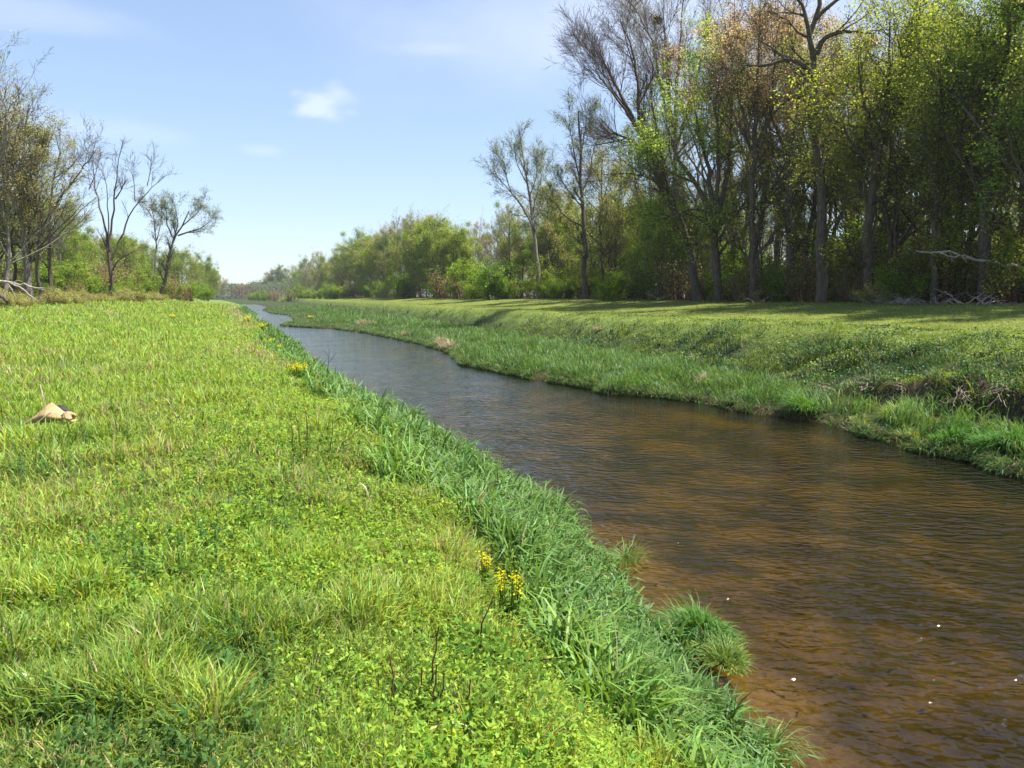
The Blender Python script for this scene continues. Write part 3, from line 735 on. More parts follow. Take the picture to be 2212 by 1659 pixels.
hero("tall_tree", 1772, 49.8, [
    ([(1774, 655), (1772, 560), (1772, 462), (1768, 336), (1763, 252), (1759, 168), (1761, 60), (1763, -60)], .40, .12),
    ([(1759, 168), (1740, 145), (1715, 132), (1688, 130), (1660, 142), (1637, 145), (1591, 143)], .2, .03),
    ([(1700, 130), (1685, 118), (1667, 101), (1645, 88), (1620, 80)], .1, .02),
    ([(1763, 118), (1770, 96), (1780, 84), (1805, 76), (1839, 80), (1870, 88)], .2, .03),
    ([(1757, 125), (1745, 85), (1738, 63), (1725, 25), (1704, 0), (1685, -30)], .19, .05),
    ([(1764, 40), (1784, 20), (1805, 2), (1850, -8), (1890, -5)], .15, .03),
    ([(1768, 320), (1793, 300), (1814, 311), (1845, 336)], .12, .02),
    ([(1760, 180), (1735, 165), (1715, 150), (1690, 160)], .12, .02),
    ([(1745, 80), (1720, 70), (1700, 45), (1680, 40)], .1, .02)],
    lv(6, 3.0, 5, 1.5, 5, .8, a=.75, trop=.02, t0=.35), dict(per=2, jit=.1, size=.1, cols=RD + OL, keep=.5, bare=.4), M_BARK,
    "tallest tree of the right bank, straight grey trunk with crooked bare limbs near the top", seed=26)
hero("leafy_tree", 1880, 47, [
    ([(1880, 650), (1876, 500), (1890, 360), (1909, 290)], .34, .22),
    ([(1909, 290), (1930, 220), (1955, 176), (2010, 122), (2060, 80)], .2, .04),
    ([(1909, 290), (1905, 220), (1900, 150), (1890, 70)], .17, .03),
    ([(1900, 320), (1870, 250), (1850, 190), (1840, 120)], .15, .03),
    ([(1940, 200), (1950, 120), (1965, 60), (1970, 10)], .14, .03),
    ([(1890, 360), (1850, 330), (1820, 300), (1800, 260)], .13, .03)],
    lv(8, 3.4, 6, 1.7, 5, .9, a=.8, trop=.03), dict(per=16, jit=.3, size=0.136, cols=[(.24, .30, .04), (.28, .32, .05), (.19, .25, .04), (.27, .28, .06)], keep=.9, bare=.25), M_BARK,
    "full yellow green leafy crown leaning up to the right, right of the tallest trunk", seed=27)
hero("slim_tree", 2018, 43, [
    ([(2020, 655), (2018, 533), (2018, 420), (2022, 330), (2040, 230)], .22, .1),
    ([(2018, 440), (2052, 370), (2068, 286), (2080, 200)], .12, .03), ([(2020, 400), (1995, 330), (1985, 270)], .1, .02), ([(2030, 280), (2020, 180), (2030, 90)], .1, .02)],
    lv(8, 3.0, 6, 1.5, 5, .8, a=.8, trop=.03), dict(per=13, jit=.28, size=0.12, cols=YG, keep=.9, bare=.25), M_BARK,
    "slim forked tree with bright green leaves behind the white fallen branch", seed=28)
hero("thick_dark_tree", 2130, 41, [
    ([(2127, 660), (2127, 588), (2129, 462), (2144, 294), (2161, 210)], .34, .2),
    ([(2161, 210), (2165, 105), (2170, 0), (2175, -60)], .2, .04), ([(2140, 330), (2110, 260), (2080, 190), (2065, 120)], .16, .03),
    ([(2155, 240), (2190, 170), (2215, 80)], .15, .03), ([(2135, 400), (2180, 350), (2220, 290)], .14, .03), ([(2161, 210), (2130, 130), (2120, 30)], .12, .03)],
    lv(8, 3.2, 6, 1.7, 5, .9, a=.8, trop=.02), dict(per=14, jit=.3, size=0.136, cols=MG + YG[:2], keep=.9, bare=.25), M_BARK,
    "thick dark trunk under heavy green foliage near the right edge of the view", seed=29)
hero("straight_tree", 1260, 85, [
    ([(1264, 632), (1262, 540), (1258, 420), (1255, 330), (1250, 240)], .34, .08),
    ([(1256, 400), (1240, 340), (1232, 290), (1228, 250)], .1, .02), ([(1256, 420), (1275, 370), (1286, 310), (1290, 270)], .1, .02),
    ([(1258, 450), (1225, 410), (1205, 380)], .1, .02), ([(1260, 490), (1225, 470), (1195, 430), (1170, 400)], .1, .02), ([(1255, 340), (1262, 290), (1268, 250)], .08, .02)],
    lv(11, 2.3, 5, 1.2, 5, .7, a=.5, trop=.12), dict(per=9, jit=.18, size=0.136, cols=[(.18, .22, .10), (.16, .21, .07)], keep=.8, bare=.1, asp=.5), M_BARK,
    "tall straight tree with a narrow pale leafy crown, left of the leaning tree", seed=30, rmin=.012)
hero("pale_crown_tree", 1160, 103, [
    ([(1165, 632), (1160, 540), (1150, 460), (1140, 400), (1130, 330), (1122, 285)], .32, .06),
    ([(1158, 500), (1130, 450), (1105, 415), (1080, 390), (1062, 360)], .16, .03), ([(1150, 460), (1165, 400), (1175, 360)], .1, .02),
    ([(1140, 400), (1115, 350), (1110, 310)], .09, .02), ([(1145, 420), (1160, 380), (1160, 345)], .09, .02), ([(1105, 415), (1085, 360), (1070, 340)], .08, .02)],
    lv(11, 2.8, 5, 1.5, 5, .8, a=.5, trop=.09), dict(per=9, jit=.2, size=0.16, cols=[(.20, .22, .12), (.17, .21, .08)], keep=.8, bare=.15, asp=.5), M_BARK_G,
    "pale feathery tree with a long left arm, just left of the straight narrow tree", seed=31, rmin=.014, twig=(.16, .14, .12))
# ---- left bank hero trees
hero("dead_tree", 240, 88, [
    ([(240, 632), (239, 590), (237, 564), (231, 527)], .28, .17),
    ([(237, 540), (240, 483), (248, 435), (253, 361), (259, 324), (267, 300)], .14, .02),
    ([(231, 527), (222, 483), (205, 446), (192, 409), (181, 365), (176, 320), (173, 296)], .135, .02),
    ([(240, 560), (259, 509), (270, 472), (292, 435), (318, 401), (348, 374)], .125, .02),
    ([(235, 520), (233, 453), (229, 398), (220, 355)], .09, .015),
    ([(243, 585), (255, 565), (274, 553), (303, 542)], .1, .02),
    ([(318, 401), (323, 375), (326, 352)], .06, .015), ([(249, 430), (259, 415), (274, 389)], .09, .03),
    ([(192, 409), (205, 370), (208, 340)], .07, .015), ([(181, 365), (160, 340), (152, 320)], .06, .015), ([(292, 435), (290, 400), (284, 360)], .06, .015)],
    lv(6, 1.9, 4, 1.1, 4, .6, a=.5, trop=.08, t0=.4), None, M_BARK, "dead bare tree with many forked stems standing above the left bank brush", seed=41, rmin=.014, ywob=.25, twig=(.2, .17, .145))
hero("half_bare_tree", 111, 80, [
    ([(111, 628), (107, 560), (107, 453), (115, 398), (126, 324), (122, 296)], .26, .04),
    ([(113, 455), (140, 416), (163, 394), (190, 360), (207, 342), (220, 325)], .15, .02), ([(108, 500), (85, 450), (70, 420)], .1, .02), ([(118, 385), (150, 360), (170, 330)], .08, .02)],
    lv(8, 3.0, 6, 1.5, 5, .8, a=.55, trop=.03), dict(per=3, jit=.12, size=.13, cols=GY, keep=.5, bare=.4), M_BARK, "slender half bare tree with a branch arching right, left of the dead tree", seed=42, rmin=.012, twig=(.15, .13, .115))
hero("slanting_tree", 347, 118, [
    ([(347, 640), (359, 583), (373, 527), (392, 490), (407, 455)], .33, .07),
    ([(384, 509), (405, 500), (425, 494), (447, 475)], .14, .03), ([(377, 520), (362, 483), (364, 446)], .14, .03), ([(392, 490), (425, 460), (435, 440)], .1, .02), ([(373, 527), (390, 480), (385, 440)], .12, .02)],
    lv(9, 2.6, 6, 1.3, 5, .7, a=.6, trop=.06), dict(per=7, jit=.22, size=0.16, cols=[(.19, .23, .10), (.15, .20, .08)], keep=.7, bare=.1), M_BARK, "tree leaning right with a thin pale green crown, end of the left tree line", seed=43, rmin=.015, twig=(.16, .15, .11))
hero("thin_pale_tree", 333, 122, [
    ([(333, 632), (336, 560), (338, 509), (329, 453), (326, 436)], .2, .04), ([(338, 520), (350, 480), (352, 445)], .08, .02), ([(335, 480), (318, 455), (312, 440)], .08, .02)],
    lv(9, 2.6, 5, 1.3, 5, .7, a=.6, trop=.05), dict(per=4, jit=.2, size=.2, cols=[(.19, .22, .12)], keep=.6, bare=.1), M_BARK_G, "thin pale tree just left of the slanting tree", seed=44, rmin=.015, twig=(.2, .18, .16))
hero("edge_tree", 60, 72, [
    ([(60, 630), (55, 560), (48, 453), (45, 380), (50, 300), (70, 225)], .36, .05), ([(48, 460), (20, 400), (0, 340)], .16, .03), ([(47, 420), (75, 350), (90, 280)], .16, .03), ([(46, 380), (25, 300), (15, 230)], .14, .03), ([(50, 500), (85, 460), (105, 410)], .12, .03)],
    lv(9, 3.2, 6, 1.7, 5, .9, a=.6, trop=.06), dict(per=10, jit=.25, size=0.136, cols=OL + YG[:1], keep=.75, bare=.25), M_BARK_G, "tall olive tree with a rounded budding crown at the left edge of the view", seed=45, rmin=.012, twig=(.17, .15, .12))
hero("edge_tree", -30, 66, [
    ([(-30, 640), (-25, 520), (-15, 380), (-5, 220), (-5, 130)], .36, .05), ([(-15, 400), (20, 320), (30, 250), (20, 180)], .16, .03), ([(-18, 440), (-60, 350), (-80, 240)], .16, .03), ([(-10, 300), (-40, 200), (-50, 120)], .14, .03)],
    lv(9, 3.0, 6, 1.6, 5, .9, a=.55, trop=.07), dict(per=8, jit=.22, size=.14, cols=GY + OL, keep=.6, bare=.3), M_BARK_G, "tallest twiggy tree cut by the left edge of the view, bare at its top", seed=46, rmin=.012, twig=(.19, .165, .14))

# ---- generic kinds, built once each, then copied
def kind(seed, h, r, cb, nl, spread, levels, leaf, bark, twig, rmin=.012, lean=0., up=.5):
    R_ = np.random.default_rng(seed)
    return tree_mesh(seed, auto_limbs(R_, h, r, cb, nl, spread, lean, up=up), levels, leaf, twig, rmin), bark
GLV = [dict(n=7, ang=.7, len=rel(.5), m=5, t0=.15, trop=.05), dict(n=6, ang=.7, len=rel(.5), m=4, t0=.1, rf=.5), dict(n=4, ang=.7, len=rel(.55), m=3, t0=.1, rf=.6)]
KINDS = {
 'green': [kind(s, 17, .24, .16, 9, 4.6, GLV, dict(per=13, jit=.3, size=0.144, cols=YG + OL[:1], bare=.25, keep=.85), M_BARK, (.12, .10, .08)) for s in (101, 102)],
 'mid':   [kind(s, 16, .24, .10, 9, 4.8, GLV, dict(per=14, jit=.3, size=0.144, cols=MG + YG[:1] + OL[:1], bare=.2, keep=.9), M_BARK, (.07, .06, .05)) for s in (103, 104)],
 'olive': [kind(s, 18, .22, .28, 8, 4.2, GLV, dict(per=12, jit=.28, size=0.136, cols=OL, bare=.25, keep=.8), M_BARK, (.14, .12, .10), up=.8) for s in (105, 106)],
 'thicket': [kind(s, 13, .16, .05, 11, 4.4, GLV, dict(per=12, jit=.35, size=0.176, cols=c_, bare=.2, keep=.9), M_BARK, (.13, .11, .085)) for s, c_ in ((111, YG[:2] + OL[1:2] + MG[:1]), (112, OL + MG[1:2]), (113, MG + YG[:2]))],
 'slender': [kind(s, 17, .11, .45, 7, 2.4, GLV, dict(per=9, jit=.25, size=.14, cols=YG + OL, bare=.3, keep=.8), M_BARK, (.11, .09, .07), lean=l_, up=.9) for s, l_ in ((114, .03), (115, -.06))],
 'red':   [kind(s, 19, .2, .35, 8, 3.6, GLV, dict(per=10, jit=.25, size=0.12, cols=RD, bare=.2, keep=.8), M_BARK_G, (.16, .12, .10), up=.9) for s in (107,)],
 'bare':  [kind(s, 19, .2, .35, 9, 3.8, BARE_LV[:3], dict(per=1, jit=.1, size=.1, cols=GY, keep=.4), M_BARK_G, (.19, .17, .15), rmin=.014, up=1.0) for s in (108, 109)],
}
def bush(seed, h, w, nst, leaf, twig, levels=None, rmin=.008):
    R_ = np.random.default_rng(seed); limbs = []
    for i in range(nst):
        az = R_.uniform(0, 6.28); rr = R_.uniform(.2, 1) * w * .5; b0 = np.array([math.cos(az), math.sin(az), 0]) * rr * .45
        tp = np.array([math.cos(az) * rr, math.sin(az) * rr, h * R_.uniform(.6, 1) * (1 - .3 * (rr / (w * .5)) ** 2)])
        limbs.append((np.array([b0 - UP * .1, b0 * .6 + tp * .5 + UP * h * .05, tp]), .03, .01))
    lv_ = levels or [dict(n=7, ang=.7, len=rel(.42), m=4, t0=.1, trop=.03), dict(n=5, ang=.8, len=rel(.5), m=3, t0=.1, rf=.6)]
    return tree_mesh(seed, limbs, lv_, leaf, twig, rmin)
BUSH = {
 'bright': (bush(201, 3.2, 3.6, 14, dict(per=17, jit=.14, size=0.104, cols=[(.17, .27, .03), (.21, .31, .04), (.13, .22, .03)]), (.09, .08, .05)), M_STEM),
 'green':  (bush(202, 3.0, 3.8, 14, dict(per=17, jit=.15, size=0.104, cols=MG + YG[:2]), (.08, .07, .05)), M_STEM),
 'dark':   (bush(203, 3.4, 3.4, 14, dict(per=19, jit=.15, size=0.104, cols=MG), (.06, .05, .04)), M_STEM),
 'sapling': (bush(206, 5.2, 3.6, 7, dict(per=10, jit=.16, size=0.112, cols=YG + [(.24, .34, .04)], keep=.9), (.08, .065, .045), [dict(n=9, ang=1.0, len=rel(.32), m=4, t0=.25, trop=.02), dict(n=5, ang=.8, len=rel(.5), m=3, t0=.1, rf=.6)]), M_STEM),
 'brown':  (bush(204, 3.4, 3.8, 18, dict(per=3, jit=.12, size=.11, cols=OL + RD, keep=.7), (.17, .125, .095)), M_STEM),
 'low':    (bush(205, 1.3, 3.6, 22, dict(per=13, jit=.12, size=0.088, cols=OL + YG[:2] + [(.46, .38, .22), (.40, .34, .16)], keep=.9), (.30, .24, .15)), M_STRAW),
}
protos = {}
def put(store, key, variant, loc, rz, sc, label, cat, group, name):
    k = (id(store), key, variant)
    if k not in protos:
        mesh, bark = (store[key][variant] if isinstance(store[key], list) else store[key])
        protos[k] = make_tree(name, loc, mesh, bark, label, cat, group, rz, sc); return protos[k]
    r = copy_thing(protos[k], loc, rz, sc, label, group); r['category'] = cat; r.name = name; return r
TREE_LABEL = {'slender': 'slender straight stemmed tree', 'thicket': 'low branched thicket tree', 'green': 'yellow green leafy tree', 'mid': 'dense mid green tree', 'olive': 'olive budding tree', 'red': 'reddish budding tree', 'bare': 'bare grey twiggy tree'}
NAMES = {'slender': 'slender_tree', 'thicket': 'thicket_tree', 'green': 'leafy_tree', 'mid': 'leafy_tree', 'olive': 'budding_tree', 'red': 'budding_tree', 'bare': 'bare_tree'}
BLAB = {'sapling': 'thin bright leaved sapling', 'bright': 'bright green bush', 'green': 'green leafy bush', 'dark': 'dark green bush', 'brown': 'brown twiggy bush', 'low': 'low straw coloured scrub'}
HGT = {k: [float(np.percentile(m[1][0][:, 2], 99.7)) / 1.1 for m, _ in v] for k, v in KINDS.items()}
PR = random.Random(5)
def dline(u, D): return D / (.942 * (u - CX) / F + .336 * .995)
def tree_px(u, vtop, h, key, where, group, var=None, label=None, name=None):
    """a tree of height h whose top reaches that row: gives its distance"""
    depth = h * F / max(12., (638 - vtop) + 8)
    if u > 545: depth = max(depth, min(dline(u, 36.5), 700))
    b = at(u, depth)
    h = EYE + (638 - vtop) / F * depth * 1.01 - b[2]
    vr = var if var is not None else PR.randrange(len(KINDS[key]))
    s_ = h / (HGT[key][vr] * 1.1); return put(KINDS, key, vr, b, PR.uniform(0, 6.28), (s_ * PR.uniform(.75, 1.3), s_ * PR.uniform(.75, 1.3), s_), label or f"{TREE_LABEL[key]} {where}", 'tree', group, name or NAMES[key])
def dline(u, D): return D / (.942 * (u - CX) / F + .336 * .995)
# mid-distance right tree line, left to right
far_list = [(548, 606, 15, 'mid'), (562, 600, 16, 'olive'), (578, 592, 16, 'mid'), (592, 580, 17, 'green'), (606, 572, 17, 'mid'), (622, 574, 16, 'mid'), (640, 572, 16, 'olive'), (658, 575, 15, 'green'),
    (672, 548, 18, 'bare'), (690, 536, 18, 'olive'), (708, 562, 15, 'red'), (724, 560, 15, 'mid'), (742, 522, 18, 'olive'), (765, 505, 18, 'mid'), (788, 495, 18, 'mid'), (812, 500, 18, 'bare'),
    (838, 478, 18, 'olive'), (862, 460, 19, 'bare'), (885, 452, 19, 'olive'), (910, 458, 19, 'olive'), (938, 455, 19, 'olive'), (962, 480, 18, 'green'), (985, 470, 18, 'bare'), (1010, 500, 16, 'olive'),
    (1036, 470, 17, 'red'), (1052, 500, 15, 'bare'), (1078, 455, 18, 'bare'), (1100, 430, 18, 'olive'), (1185, 380, 18, 'olive'), (1210, 400, 17, 'green'), (1230, 440, 16, 'olive')]
side = ['at the far end of the right bank tree line', 'half way along the right bank tree line', 'in the nearer right bank tree line before the pale crown tree']
for u, vt, h, k in far_list:
    w = side[0] if u < 670 else side[1] if u < 960 else side[2]
    tree_px(u, vt, h, k, w, 'trees of the right bank tree line')
    if u > 560: # a second tree behind, to close the wood
        tree_px(u + PR.uniform(-8, 8), vt + 14, h + PR.uniform(2, 5), PR.choice(['mid', 'olive', 'green', 'bare']), w, 'trees of the right bank tree line')
    if 540 < u < 1000:
        hh = 638 - vt
        for q_ in range(2): tree_px(u + PR.uniform(-14, 14), 638 - hh * PR.uniform(.55, .93), PR.uniform(.6, .75) * h, 'thicket', w, 'trees of the right bank tree line')
for i, u in enumerate(range(452, 566, 6)):
    tree_px(u, 612 + PR.uniform(-6, 5), 13, PR.choice(['olive', 'mid', 'thicket', 'green']) if not 494 < u < 502 else 'red', 'closing the far end of the river', 'trees closing the far end of the river')
# near right wood: front row between the named trees, then rows behind
tops = [(1300, 300, 'olive'), (1325, 330, 'green'), (1345, 250, 'bare'), (1395, 200, 'bare'), (1420, 240, 'olive'), (1500, 60, 'bare'), (1540, 40, 'red'), (1575, 20, 'red'), (1600, 60, 'bare'), (1640, 10, 'red'), (1680, 0, 'red'), (1715, 20, 'red'),
    (1745, 60, 'olive'), (1800, 60, 'red'), (1830, 90, 'olive'), (1900, 30, 'green'), (1935, 60, 'green'), (1990, 10, 'olive'), (2050, 0, 'green'), (2090, 60, 'mid'), (2150, 30, 'bare'), (2200, 10, 'mid'), (2240, -30, 'green')]
for i, (u, vt, k) in enumerate(tops):
    D = 40 + (i % 3) * 5; depth = dline(u, D); b = at(u, depth)
    h = EYE + (638 - vt) / F * depth * 1.01 - b[2]
    vr = PR.randrange(len(KINDS[k])); put(KINDS, k, vr, b, PR.uniform(0, 6.28), (h / (HGT[k][vr] * 1.1)), f"{TREE_LABEL[k]} in the crowded wood behind the right bank field", 'tree', 'trees of the right bank wood', NAMES[k])
for i in range(44):
    u = PR.uniform(1270, 2420); D = PR.uniform(46, 96); depth = dline(u, D); b = at(u, depth)
    k = PR.choice(['mid', 'green', 'olive', 'olive', 'green', 'bare'])
    ang = (638 - (300 if u < 1350 else 200)) / F * depth; h = min(PR.uniform(12, 19), max(9, ang))
    vr = PR.randrange(len(KINDS[k])); put(KINDS, k, vr, b, PR.uniform(0, 6.28), h / (HGT[k][vr] * 1.1), f"{TREE_LABEL[k]} deep inside the right bank wood", 'tree', 'trees deep in the right bank wood', NAMES[k])
# trees beyond the right edge, whose shade falls into view
for u, k in ((2330, 'mid'), (2450, 'green'), (2600, 'olive')):
    b = at(u, dline(u, 38)); put(KINDS, k, 0, b, PR.uniform(0, 6), 1.1, f"{TREE_LABEL[k]} beyond the right end of the field", 'tree', 'trees of the right bank wood', NAMES[k])
for i in range(30):
    u = PR.uniform(1080, 1560); D = PR.uniform(39, 60); depth = dline(u, D); b = at(u, depth); vr = PR.randrange(3)
    h = min(EYE + (638 - PR.uniform(390, 500)) / F * depth - b[2], 14); put(KINDS, 'thicket', vr, b, PR.uniform(0, 6.28), h / (HGT['thicket'][vr] * 1.1), 'low branched thicket tree', 'tree', 'trees of the right bank wood', 'thicket_tree')
for i in range(34):
    u = 1290 + i * 28 + PR.uniform(-12, 12); D = PR.uniform(37.5, 45); b = at(u, dline(u, D)); vr = PR.randrange(2)
    h = PR.uniform(9, 18); s_ = h / (HGT['slender'][vr] * 1.1); put(KINDS, 'slender', vr, b, PR.uniform(0, 6.28), (s_, s_, s_), 'slender straight stemmed tree', 'tree', 'trees of the right bank wood', 'slender_tree')
# left wood
left_list = [(5, 150, 21, 'bare'), (28, 205, 20, 'olive'), (70, 225, 19, 'olive'), (95, 260, 17, 'olive'), (-70, 200, 19, 'mid'), (-10, 300, 17, 'green'), (20, 230, 20, 'olive'), (35, 400, 15, 'mid'), (85, 330, 19, 'bare'), (80, 450, 14, 'green'), (125, 440, 15, 'mid'), (140, 400, 17, 'bare'), (165, 500, 13, 'green'), (190, 520, 13, 'olive'),
    (215, 500, 14, 'olive'), (270, 505, 14, 'red'), (300, 520, 14, 'olive'), (320, 545, 13, 'mid'), (395, 530, 14, 'green'), (415, 540, 14, 'olive'), (428, 560, 13, 'green'), (440, 545, 16, 'mid'), (452, 568, 15, 'red'), (463, 566, 17, 'bare'), (475, 590, 15, 'red'), (485, 600, 15, 'olive'), (365, 540, 13, 'olive')]
for u, vt, h, k in left_list:
    tree_px(u, vt, h, k, 'in the left bank tree line', 'trees of the left bank tree line')
for i in range(26):
    u = PR.uniform(-120, 430); vt = 560 + PR.uniform(-20, 20) if u > 180 else 470 + PR.uniform(-60, 40)
    k = PR.choice(['mid', 'green', 'olive', 'bare']); tree_px(u, vt, PR.uniform(15, 20), k, 'behind the left bank tree line', 'trees of the left bank tree line')
for i in range(26):
    u = PR.uniform(100, 470); vt = np.interp(u, (100, 200, 330, 400, 440, 470), (490, 505, 530, 545, 560, 592)) + PR.uniform(-12, 22)
    tree_px(u, vt, PR.uniform(11, 15), 'thicket', 'in the left bank tree line', 'trees of the left bank tree line')
# bushes
def bush_at(u, depth, k, sc, where, group):
    b = at(u, depth); s = sc * PR.uniform(.85, 1.2)
    put(BUSH, k, 0, b - np.array((0, 0, .1)), PR.uniform(0, 6.28), (s * PR.uniform(.9, 1.3), s * PR.uniform(.9, 1.3), s), f"{BLAB[k]} {where}", 'bush', group, 'low_scrub' if k == 'low' else 'sapling' if k == 'sapling' else 'bush')
u = 1010.
while u < 2300:
    D = PR.uniform(36.5, 40); dp = dline(u, D)
    k = PR.choice(['green', 'low', 'low', 'brown', 'brown', 'brown', 'green', 'low'] if u > 1250 else ['brown', 'green', 'dark', 'brown'])
    bush_at(u, dp, k, PR.uniform(.7, 1.15), 'along the foot of the right bank wood', 'bushes at the foot of the right bank wood')
    u += 1.7 * F / dp * PR.uniform(.7, 1.2)
for i in range(46):
    u = PR.uniform(1080, 2260); D = PR.uniform(37, 44)
    bush_at(u, dline(u, D), 'sapling', PR.uniform(.5, 1.15), 'at the front of the right bank wood', 'saplings at the front of the right bank wood')
for i in range(60):
    u = PR.uniform(1240, 2300); D = PR.uniform(42, 75)
    bush_at(u, dline(u, D), PR.choice(['green', 'dark', 'brown', 'brown', 'bright']), PR.uniform(1.1, 1.9), 'in the shade inside the right bank wood', 'bushes inside the right bank wood')
u = 546.
while u < 1080:
    dp = min(dline(u, 34), 230 + max(0, 700 - u) * 1.3); bush_at(u, dp, PR.choice(['green', 'dark', 'brown', 'brown', 'green', 'low']), PR.uniform(1.1, 1.9), 'along the foot of the distant right bank trees', 'bushes under the distant right bank trees'); u += 2.6 * F / dp
for u, dp, k, sc in ((965, 140, 'bright', 2.0), (1000, 128, 'bright', 1.9), (1040, 120, 'bright', 1.7), (875, 160, 'bright', 1.6), (1320, 72, 'bright', .8), (1090, 108, 'green', 1.2)):
    bush_at(u, dp, k, sc, 'glowing in front of the right bank trees', 'bright bushes of the right bank')
# left brush belt
lb = [(0, 62), (150, 72), (300, 92), (400, 120), (440, 165), (462, 240)]
for i in range(60):
    u = PR.uniform(-40, 455); dp = float(np.interp(u, [q[0] for q in lb], [q[1] for q in lb])) * PR.uniform(1.0, 1.16)
    bush_at(u, dp, PR.choice(['low', 'low', 'low', 'brown'] if dp < 90 else ['low', 'green', 'brown', 'low']), PR.uniform(.35, 1.1), 'in the brush belt along the left field', 'brush along the left field')
for i in range(30):
    u = PR.uniform(-40, 440); dp = float(np.interp(u, [q[0] for q in lb], [q[1] for q in lb])) * PR.uniform(1.18, 1.4)
    bush_at(u, dp, PR.choice(['green', 'brown', 'green', 'dark', 'brown']), PR.uniform(1.0, 1.7), 'under the left bank trees', 'bushes under the left bank trees')
for u, dp, sc in ((408, 128, .9), (445, 165, 1.0)):
    bush_at(u, dp, 'bright', sc, 'at the end of the left tree line', 'bright bushes of the left bank')

# distant woods closing the view
def distant_woods():
    R_ = np.random.default_rng(77); parts = []
    n = 60000
    x = R_.uniform(-560, -90, n); y = 560 + R_.uniform(0, 60, n)
    hmax = 7 + 4 * fnoise(x, y * 0, 26, 5) + 4 * vnoise(x, y * 0, 9, 6)
    z = hmax * R_.random(n) ** .8
    cz = fnoise(x, z * 3, 22, 7)[:, None]; c3 = sst(vnoise(x, y * 0, 17, 8), .72, .85)[:, None]
    C = np.array([.09, .14, .055]) * (1 - cz) + np.array([.13, .14, .08]) * cz; C = C * (1 - c3 * .8) + np.array([.20, .11, .07]) * c3 * .8
    P = np.stack([x, y, z + ground(x, y)], 1)
    return leafquads(P, R_.uniform(.8, 1.6, n), varc(C, n, .25, .06), .8, 0)
d = distant_woods()
tag(link_mesh("distant_woods", *d[:3], M_LEAF, d[3]), "hazy grey green far-off woods closing the end of the river", "woods", kind='stuff')
print("objects", len(S.objects))

# ------------------------------------------------------------------ single things on the banks
def hit(u, v):
    """where the view ray through that column and row meets the ground (or the water)"""
    a, b, c = pxdir(u, v); ts = np.concatenate([np.arange(1.5, 40, .04), np.arange(40, 400, .5)])
    z = EYE + c * ts; gz_ = np.maximum(ground(a * ts, b * ts), WATER)
    i = int(np.argmax(z <= gz_)); t = ts[i]; return np.array((a * t, b * t, float(gz_[i])))
def tube_obj(name, lines, mat, origin, parent=None, sides=6, m=9, wob=0., seed=0, colr=(.3, .25, .18)):
    """lines: (points in world, r0, r1)"""
    R_ = np.random.default_rng(seed); P, Rr = [], []
    for pl, a, b in lines:
        q = resample(np.array(pl) - np.array(origin), m); ln = np.linalg.norm(q[-1] - q[0])
        w = R_.normal(0, wob * ln, q.shape); w[0] = 0; P.append(q + w); Rr.append(np.linspace(a, b, m))
    V, f, c = tubes(np.array(P), np.array(Rr), sides)
    o = link_mesh(name, V, f, c, mat, np.tile(np.array(colr), (len(V), 1)), parent, smooth=True)
    if parent is None: o.location = tuple(origin)
    return o

